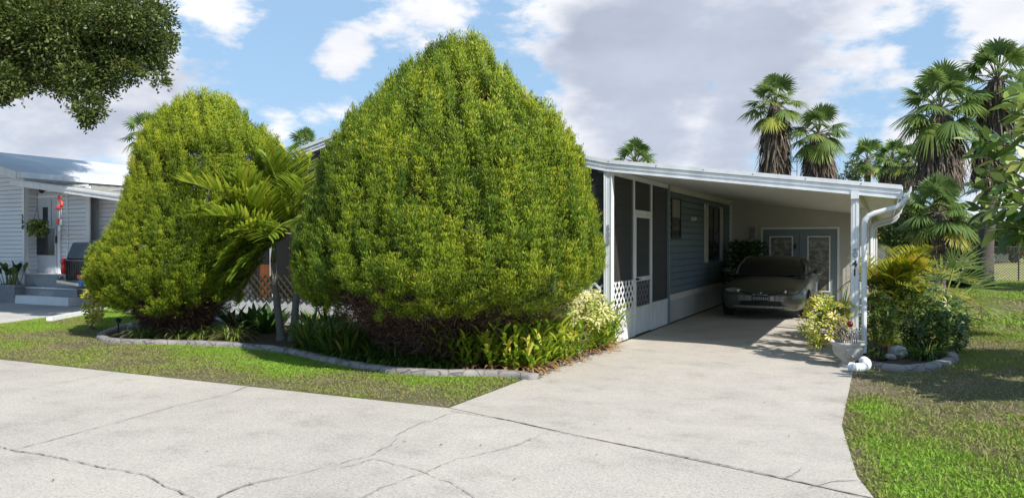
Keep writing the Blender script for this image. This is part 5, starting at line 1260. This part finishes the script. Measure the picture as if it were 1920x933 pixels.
    # side door shut lines
coupe()
def pickup():
    x0 = onY(117, 480, 12.7).x; y0 = 12.62; W = 1.85; cx = x0+W/2; root = thing('parked_truck', 'dark truck with round red tail lights and chrome bumper parked at the neighbouring steps', 'truck', (cx, y0+2.5, 0))
    zt = onY(140, 460, y0).z; zb_ = .52
    b = MB(); L = 5.0
    b.prism([(cx-W/2+.02, zb_),(cx+W/2-.02, zb_),(cx+W/2, zb_+.25),(cx+W/2, 1.16),(cx-W/2, 1.16),(cx-W/2, zb_+.25)], 'y', y0+.10, y0+L); b.build('body', M['silver'], root, bevel=.03)
    b = MB(); b.v += [(cx-W/2+.04, y0+.12, 1.165),(cx+W/2-.04, y0+.12, 1.165),(cx+W/2-.04, y0+3.6, 1.165),(cx-W/2+.04, y0+3.6, 1.165),(cx-W/2+.14, y0+.25, zt+.08),(cx+W/2-.14, y0+.25, zt+.08),(cx+W/2-.14, y0+2.9, zt+.12),(cx-W/2+.14, y0+2.9, zt+.12)]
    b.f += [(3,2,1,0),(4,5,6,7),(0,1,5,4),(1,2,6,5),(2,3,7,6),(3,0,4,7)]; b.build('cabin', M['glassdark'], root, bevel=.04)
    b = MB(); b.box(cx-W/2+.16, cx+W/2-.16, y0+.055, y0+.095, .66, 1.15)
    for k in range(5): b.box(cx-W/2+.2+k*.09, cx-W/2+.225+k*.09, y0+.03, y0+.054, .68, 1.13)
    b.build('tailgate', M['black'], root)
    for s in (-1, 1):
        b = MB(); b.box(cx+s*(W/2-.08)-.06, cx+s*(W/2-.08)+.06, y0+.02, y0+.099, .80, 1.20); tl = b.build('tail_light', M['red'], root, bevel=.02)
        b = MB()
        for z in (1.12, .89): b.ell((cx+s*(W/2-.08), y0+.02, z), .055, .03, .085, 12, 8)
        b.build('lamp', M['red'], tl, smooth=True)
    b = MB(); pts = [(cx-W/2-.0, y0+.25, .72),(cx-W/2-.01, y0+.0, .70),(cx-W/2+.10, y0-.12, .62),(cx, y0-.16, .56),(cx+W/2-.1, y0-.12, .62),(cx+W/2+.01, y0, .70)]
    for p_, q_ in zip(pts, pts[1:]): b.obox(p_, q_, .06, .09)
    bp = b.build('bumper', M['chrome'], root, bevel=.015)
    b = MB(); b.box(cx-W/2+.1, cx+W/2-.1, y0-.06, y0+.098, .52, .64); b.build('bumper_core', M['silver'], bp)
    q = onY(154, 520, y0-.2); b = MB(); b.box(q.x-.2, q.x+.2, y0-.20, y0-.19, q.z-.03, q.z+.06); b.build('sticker', M['sticker'], root)
    b = MB(); b.box(q.x-.14, q.x-.0, y0-.20, y0-.19, q.z-.20, q.z-.035); b.box(q.x+.02, q.x+.13, y0-.20, y0-.19, q.z-.18, q.z-.035); b.build('sticker', M['bluesticker'], root)
    for s in (-1, 1): wheel(root, cx+s*(W/2-.14), y0+1.0, .36, .24, s, 0); wheel(root, cx+s*(W/2-.14), y0+4.2, .36, .24, s, 0)
pickup()

# ================================================================== far right: fence, field, trailer, far home
YFc = G(1860, 527); fy = YFc.y
fen = thing('chain_link_fence', 'dark chain link fence crossing the lawn in front of the dry field', 'fence', (3.5, fy, 0))
b = MB()
def fh(x): return 1.42
xf0 = onY(1910, 490, fy).x
for x in xf0+2.45*np.arange(-3, 3):
    b.tube([(x, fy, 0),(x, fy, 1.48)], .03, 8)
b2 = MB(); b2.tube([(-3, fy, 1.42),(9.2, fy, 1.42)], .022, 6); b2.build('top_rail', M['fencewire'], fen)
b.build('fence_posts', M['fencewire'], fen)
# woven wire: thin crossing strands
S_, Q_ = [], []
for sg in (1, -1):
    for k in np.arange(-3-1.4, 9.2, .11):
        a_ = (k, 0.03) if sg > 0 else (k+1.37, .03); c_ = (k+1.37, 1.4) if sg > 0 else (k, 1.4); S_.append((a_, c_))
V = []; Fq = []
for (a_, c_) in S_:
    i = len(V); w_ = .011
    V += [(a_[0]-w_, fy-.026, a_[1]), (a_[0]+w_, fy-.026, a_[1]), (c_[0]+w_, fy-.026, c_[1]), (c_[0]-w_, fy-.026, c_[1])]; Fq.append((i, i+1, i+2, i+3))
np_mesh('wire_mesh', np.array(V), np.array(Fq), M['fencewire'], fen)
# white trailer
def far_box(name, label, cat, px0, px1, y0_, y1_, t, mat, depth=2.5):
    return None
q0 = at(1871, 492, 62); q1 = at(1891, 492, 62)
tr = thing('trailer', 'small white slatted trailer standing in the field beyond the fence', 'trailer', ((q0.x+q1.x)/2, q0.y, 0)); zt_ = EYE+(455-472)*62/F
b = MB(); x0_, x1_ = q0.x, q1.x; yq = q0.y
for k in range(3): z0_ = .05+(zt_-.05)*k/3; b.box(x0_, x1_, yq, yq+2, z0_+.02, z0_+(zt_-.05)/3-.02)
b.box(x0_+.03, x1_-.03, yq+.03, yq+1.97, .05, zt_-.02); b.build('body', M['farwhite'], tr)
b = MB(); b.obox((x0_-1.4, yq+.5, .45), (x0_, yq+.5, .45), .12, .12); b.obox((x0_, yq+.3, zt_-.3), (x0_-.15, yq+.3, zt_+.55), .1, .1); b.build('drawbar', M['farwhite'], tr)
b = MB(); b.tube([(x1_+.35, yq, .42),(x1_+.35, yq+.3, .42)], .42, 16); b.build('wheel', M['tyre'], tr)
# long low grey homes beyond the field
def far_home(name, label, pxl, pxr, t, ytop, yeave, mat_w, seed):
    a, c_ = at(pxl, 455, t), at(pxr, 455, t); ze = EYE+(455-yeave)*t/F; zr = EYE+(455-ytop)*t/F; d = (c_-a).normalized(); nn = Vector((d.y*-1, d.x, 0))
    root = thing(name, label, 'house', ((a.x+c_.x)/2, (a.y+c_.y)/2, 0)); L = (c_-a).length
    def P(u, v, z): p = a+d*u+nn*v; return (p.x, p.y, z)
    b = MB(); dp = 6.0
    b.v += [P(0,0,0),P(L,0,0),P(L,dp,0),P(0,dp,0),P(0,0,ze),P(L,0,ze),P(L,dp,ze),P(0,dp,ze)]; b.f += [(0,1,5,4),(1,2,6,5),(2,3,7,6),(3,0,4,7)]; w = b.build('wall', mat_w, root)
    b = MB(); i = 0; b.v += [P(-.4,-.6,ze-.05),P(L+.4,-.6,ze-.05),P(L+.4,dp/2,zr),P(-.4,dp/2,zr),P(-.4,dp+.5,ze-.05),P(L+.4,dp+.5,ze-.05),P(-.4,-.6,ze+.08),P(L+.4,-.6,ze+.08)]; b.f += [(6,7,2,3),(3,2,5,4),(0,1,7,6)]; b.build('roof', M['yellow'] if seed == 3 else M['fargrey'], root)
    for k in range(int(L/3)):
        u = 1.2+k*3; b = MB(); pts = [P(u,-.03,1.0),P(u+1.1,-.03,1.0),P(u+1.1,-.03,2.0),P(u,-.03,2.0)]; pts2 = [P(u,-.001,1.0),P(u+1.1,-.001,1.0),P(u+1.1,-.001,2.0),P(u,-.001,2.0)]; i = len(b.v); b.v += pts+pts2; b.f += [(0,1,2,3),(0,4,5,1),(1,5,6,2),(2,6,7,3),(3,7,4,0)]; b.build('window', M['pane'], root)
far_home('far_home', 'low grey roofed home beyond the field behind the fan palm trunks', 1785, 1875, 80, 424, 440, M['fargrey'], 1)
far_home('far_home', 'low pale home at the right edge beyond the field', 1884, 1990, 84, 430, 446, M['farwhite'], 2)
far_home('far_home', 'yellow trimmed home seen between the downspouts and the cane palm', 1636, 1690, 62, 431, 446, M['fargrey'], 3)
def blossom(px, py, t, r, seed, label):
    q = at(px, py, t); root = thing('flowering_shrub', label, 'shrub', (q.x, q.y, 0), 'red flowering shrubs beyond the field'); rng = np.random.default_rng(seed); rr_ = r*t/F
    blobtree(root, [(q.x, q.y, q.z, rr_), (q.x+rr_, q.y, q.z-.2, rr_*.7), (q.x-rr_*.9, q.y, q.z-.3, rr_*.7)], .14, .08, 60, M['redleaf'], rng, name='foliage', tmean=.55); b = MB(); b.tube([(q.x,q.y,0),(q.x,q.y,q.z)], .05, 6); b.build('stem', M['bark'], root)
blossom(1845, 472, 66, 11, 1, 'red flowering shrub beyond the field just right of the dark palm trunk')
blossom(1888, 466, 70, 12, 2, 'red flowering shrub behind the white trailer')
blossom(1910, 470, 68, 8, 3, 'red flowering shrub at the right edge beyond the fence post')
def hedge(name, label, pts, z, seed):
    rng = np.random.default_rng(seed); root = thing(name, label, 'hedge', (*pts[0], 0)); bl_ = []
    for (a, c_) in zip(pts, pts[1:]):
        a = Vector((*a, 0)); c_ = Vector((*c_, 0)); n = int((c_-a).length/1.4)+1
        for k in range(n): q = a.lerp(c_, k/n); r_ = z*rng.uniform(.4, .62); bl_.append((q.x+rng.uniform(-.4,.4), q.y+rng.uniform(-.5,.5), z*rng.uniform(.35,.7), r_))
    blobtree(root, bl_, .26, .14, 26, M['farleaf'], rng, name='foliage', tmean=.3)
    b = MB(); 
    for (x, y, z_, r_) in bl_[::3]: b.tube([(x,y,0),(x,y,z_)], .06, 5)
    b.build('stems', M['bark'], root)
hedge('hedge', 'dark overgrown hedge along the far edge of the field', [(-8,92),(4,96),(14,97),(30,95),(48,88)], 3.6, 61)
hedge('hedge', 'low dark hedge right behind the cane palm and the shed', [(.8,30.5),(3.2,32.2)], 1.4, 62)
# thin antenna mast
q = at(1487, 330, 42); an = thing('antenna_mast', 'thin lattice antenna mast between the two palm trunks over the roof', 'antenna', (q.x, q.y, 0))
b = MB(); zt_ = EYE+(455-296)*42/F
for dx in (-.12, .2): b.tube([(q.x+dx, q.y, 0),(q.x+dx, q.y, zt_)], .02, 5)
for z in np.arange(.5, zt_, .5): b.tube([(q.x-.12, q.y, z),(q.x+.2, q.y, z)], .014, 5)
b.build('mast', M['fencewire'], an)

# ================================================================== grass blades
def inpoly(P, poly):
    x, y = P[:, 0], P[:, 1]; r = np.zeros(len(P), bool); n = len(poly)
    for i in range(n):
        x1, y1 = poly[i]; x2, y2 = poly[(i+1) % n]
        c_ = ((y1 > y) != (y2 > y)) & (x < (x2-x1)*(y-y1)/(y2-y1+1e-12)+x1); r ^= c_
    return r
LAWN_L = [(-15.0,6.44),(-3.81,6.46),(-3.81,8.12)]+[(p.x, p.y-.09) for p in reversed(CURB)]+[(-11.8,12.6),(-16.9,14.2),(-17.1,13.1),(-15.7,9.3)]
BEDR = [(p.x, p.y-.02) for p in RC]+[(.9,13.3),(-.40,13.3),(-.40,10.5)]
SAND = [(-.36,10.1),(-.25,8.5),(-.25,7.3),(-.08,5.78),(.04,5.2),(-.06,5.2),(-.34,7.3)]
def grass(name, poly, holes, n_per_m2, L, W, seed, label):
    rng = np.random.default_rng(seed); A = np.array(poly); lo, hi = A.min(0), A.max(0); n = int((hi-lo).prod()*n_per_m2); P = rng.uniform(lo, hi, (n, 2)); k = inpoly(P, poly)
    for h in holes: k &= ~inpoly(P, h)
    P = P[k]; P3 = np.concatenate([P, np.zeros((len(P), 1))], 1)
    dry = 1.9*fnoise(P3+seed, .8)+1.0*fnoise(P3, 3.5)+.5*fnoise(P3, 11); edge = np.clip(1-(P[:, 1]-6.45)/.9, 0, 1)*(P[:, 0] < -3)*.6
    if seed == 2: dry = dry+.25+1.1*np.clip(1-(P[:, 0]-np.interp(P[:, 1], [5.2,5.75,7.3,10.2], [-.03,-.15,-.32,-.33]))/.20, 0, 1)
    keep = rng.uniform(size=len(P)) > np.clip(.28+.42*(dry+edge-.15), .05, .92); P3, dry, edge = P3[keep], dry[keep], edge[keep]; n = len(P3)
    D = rng.normal(size=(n, 3))*[1, 1, .3]+[0, 0, .8]; t_ = np.clip((.62 if seed == 1 else .52)-.32*(dry+edge)+rng.normal(size=n)*.17, 0, 1)
    lv = Leaves(); lv.leaves(P3, D, rng.normal(size=(n, 3)), L*rng.uniform(.5, 1.3, n), W, t_); o = lv.build(name, M['grassm']); tag(o, label, 'grass', kind='stuff'); return o
grass('grass', LAWN_L, [], 6500, .036, .010, 1, 'short patchy sunlit lawn grass between the street and the stone kerb')
grass('grass', [(-.02,5.22),(1.5,5.2),(3.2,12),(4.4,16.5),(-.36,16.5),(-.345,10.2),(-.325,7.3),(-.155,5.78)], [BEDR], 4600, .05, .011, 2, 'lawn grass right of the driveway, partly in tree shade')
grass('grass', [(1.5,5.2),(10,5.2),(10,16.5),(4.4,16.5),(3.2,12)], [], 900, .07, .02, 4, 'lawn grass under and beyond the rubber tree at the right')
grass('grass', [(-.3,16.5),(4.4,16.5),(8.5,fy),(-.3,fy)], [], 500, .09, .03, 3, 'grass of the far lawn running to the chain link fence')
# scattered dry leaves on the pavement
lv = Leaves(); N = 70; P = np.stack([RNG.uniform(-9, 0, N), RNG.uniform(2.5, 9, N), np.full(N, .016)], 1); P = P[(P[:, 1] < 6.3) | (P[:, 0] > -3.7)]; N = len(P)
lv.leaves(P, RNG.normal(size=(N,3))*[1,1,.1], [0,0,1.]+RNG.normal(size=(N,3))*.2, RNG.uniform(.015,.05,N), .012, RNG.uniform(0,.6,N)); o = lv.build('fallen_leaves', M['dead']); tag(o, 'a few small brown leaves scattered on the pavement', 'litter', kind='stuff')

# ================================================================== sky, sun, camera
w = bpy.data.worlds.new('World'); SC.world = w; w.use_nodes = True; nt = w.node_tree; bg = nt.nodes['Background']
sky = nt.nodes.new('ShaderNodeTexSky'); sky.sky_type = 'NISHITA'; sky.sun_disc = False; sky.sun_elevation = math.asin(SUNV.z); sky.sun_rotation = math.atan2(SUNV.x, SUNV.y); sky.air_density = 1.0; sky.dust_density = .6; sky.ozone_density = 1.5
tc = nt.nodes.new('ShaderNodeTexCoord'); V0 = tc.outputs['Generated']
def math_(op, a, b=None, clamp=False):
    n = nt.nodes.new('ShaderNodeMath'); n.operation = op; n.use_clamp = clamp
    for i, x in enumerate((a, b)):
        if x is None: continue
        if hasattr(x, 'default_value') or hasattr(x, 'links'): nt.links.new(x, n.inputs[i])
        else: n.inputs[i].default_value = x
    return n.outputs[0]
def wnoise(scale, detail, rough, stretch=(1,1,2.2), off=0):
    mp = nt.nodes.new('ShaderNodeMapping'); mp.inputs['Scale'].default_value = stretch; mp.inputs['Location'].default_value = (off, off*.7, off*.3); nt.links.new(V0, mp.inputs['Vector'])
    n = nt.nodes.new('ShaderNodeTexNoise'); n.inputs['Scale'].default_value = scale; n.inputs['Detail'].default_value = detail; n.inputs['Roughness'].default_value = rough; nt.links.new(mp.outputs[0], n.inputs['Vector']); return n.outputs['Fac']
def blobs(lst):
    acc = None
    for (px, py, rx, amp) in lst:
        d = ray(px, py).normalized(); r_ = rx/F
        dn = nt.nodes.new('ShaderNodeVectorMath'); dn.operation = 'DISTANCE'; nt.links.new(V0, dn.inputs[0]); dn.inputs[1].default_value = d
        v = math_('MULTIPLY', math_('SUBTRACT', 1.0, math_('MULTIPLY', dn.outputs['Value'], 1/r_)), amp)
        acc = v if acc is None else math_('MAXIMUM', acc, v)
    return acc
n1 = wnoise(5.5, 8, .58); n2 = wnoise(14, 6, .6, off=3)
mask = blobs([(1240,80,290,1),(1080,20,190,1),(1420,60,290,1),(1230,230,240,1),(1580,20,180,1),(1390,250,190,.8),(1120,190,150,1),(1500,200,140,.6),(790,25,120,.9),(655,98,66,.9),(425,2,70,.9),(1668,98,48,.8),(1850,60,110,.8),(1910,10,120,.9),(240,215,130,.9),(110,210,160,.9),(20,190,160,.9),(60,290,200,1),(250,300,130,.8),(520,262,45,.9),(1560,230,110,.5),(1700,290,140,.7),(1850,300,150,.7),(640,210,40,.3),(-300,100,400,.9),(2300,100,300,.9),(960,-300,300,.8),(1300,330,200,.8),(960,130,120,.5)])
edge = math_('ADD', mask, math_('ADD', math_('MULTIPLY', math_('SUBTRACT', n1, .5), 2.3), math_('MULTIPLY', math_('SUBTRACT', n2, .5), 2.0)))
def smooth(x, a, b):
    m = nt.nodes.new('ShaderNodeMapRange'); m.interpolation_type = 'SMOOTHSTEP'; m.inputs['From Min'].default_value = a; m.inputs['From Max'].default_value = b; nt.links.new(x, m.inputs['Value']); return m.outputs[0]
cov = smooth(edge, .02, .62)
gray = blobs([(1250,110,260,1),(1420,60,230,1),(1230,230,190,1.0),(1120,60,120,.9),(60,300,150,.45),(1380,270,200,.9)])
gm = smooth(math_('ADD', gray, math_('ADD', math_('MULTIPLY', math_('SUBTRACT', n1, .5), 2.2), math_('MULTIPLY', math_('SUBTRACT', wnoise(3.2, 5, .6, off=5), .5), 2.2))), -.1, .8)
cc = nt.nodes.new('ShaderNodeMix'); cc.data_type = 'RGBA'; nt.links.new(gm, cc.inputs[0]); K_ = 1.0
cc.inputs[6].default_value = (9.5, 9.6, 10.0, 1); cc.inputs[7].default_value = (5.3, 5.85, 7.0, 1)
# a little darkening noise inside the clouds
dk = nt.nodes.new('ShaderNodeMix'); dk.data_type = 'RGBA'; dk.blend_type = 'MULTIPLY'; dk.inputs[0].default_value = 1; nt.links.new(cc.outputs[2], dk.inputs[6]); rp = nt.nodes.new('ShaderNodeValToRGB'); rp.color_ramp.elements[0].position = .3; rp.color_ramp.elements[0].color = (.80,.81,.84,1); rp.color_ramp.elements[1].position = .65; nt.links.new(wnoise(7, 6, .55, off=9), rp.inputs['Fac']); nt.links.new(rp.outputs[0], dk.inputs[7])
# high thin veil keeps the blue soft
hz = nt.nodes.new('ShaderNodeMix'); hz.data_type = 'RGBA'; hz.inputs[0].default_value = .62; hz.inputs[7].default_value = (4.2, 6.7, 9.8, 1); nt.links.new(sky.outputs[0], hz.inputs[6])
mx = nt.nodes.new('ShaderNodeMix'); mx.data_type = 'RGBA'; nt.links.new(cov, mx.inputs[0]); nt.links.new(hz.outputs[2], mx.inputs[6]); nt.links.new(dk.outputs[2], mx.inputs[7])
nt.links.new(mx.outputs[2], bg.inputs['Color']); bg.inputs['Strength'].default_value = .082
w.cycles.sampling_method = 'MANUAL'; w.cycles.sample_map_resolution = 512
ld = bpy.data.lights.new('sun', 'SUN'); ld.energy = 5.0; ld.angle = R(.53); ld.color = (1, .955, .88); lo = bpy.data.objects.new('sun', ld); COL.objects.link(lo); lo.rotation_euler = SUNV.to_track_quat('Z', 'Y').to_euler()
cd = bpy.data.cameras.new('camera'); cam = bpy.data.objects.new('camera', cd); COL.objects.link(cam); SC.camera = cam
cd.sensor_width = 36; cd.lens = F/1920*36; cd.clip_end = 2000; cam.location = CAM; cam.rotation_euler = (math.pi/2-PIT, 0, YAW)
SC.view_settings.view_transform = 'Standard'; SC.view_settings.look = 'None'; SC.view_settings.exposure = .42; SC.view_settings.gamma = 1
SC.cycles.max_bounces = 6; SC.cycles.transparent_max_bounces = 10; SC.cycles.diffuse_bounces = 4; SC.cycles.glossy_bounces = 3; SC.cycles.use_denoising = True
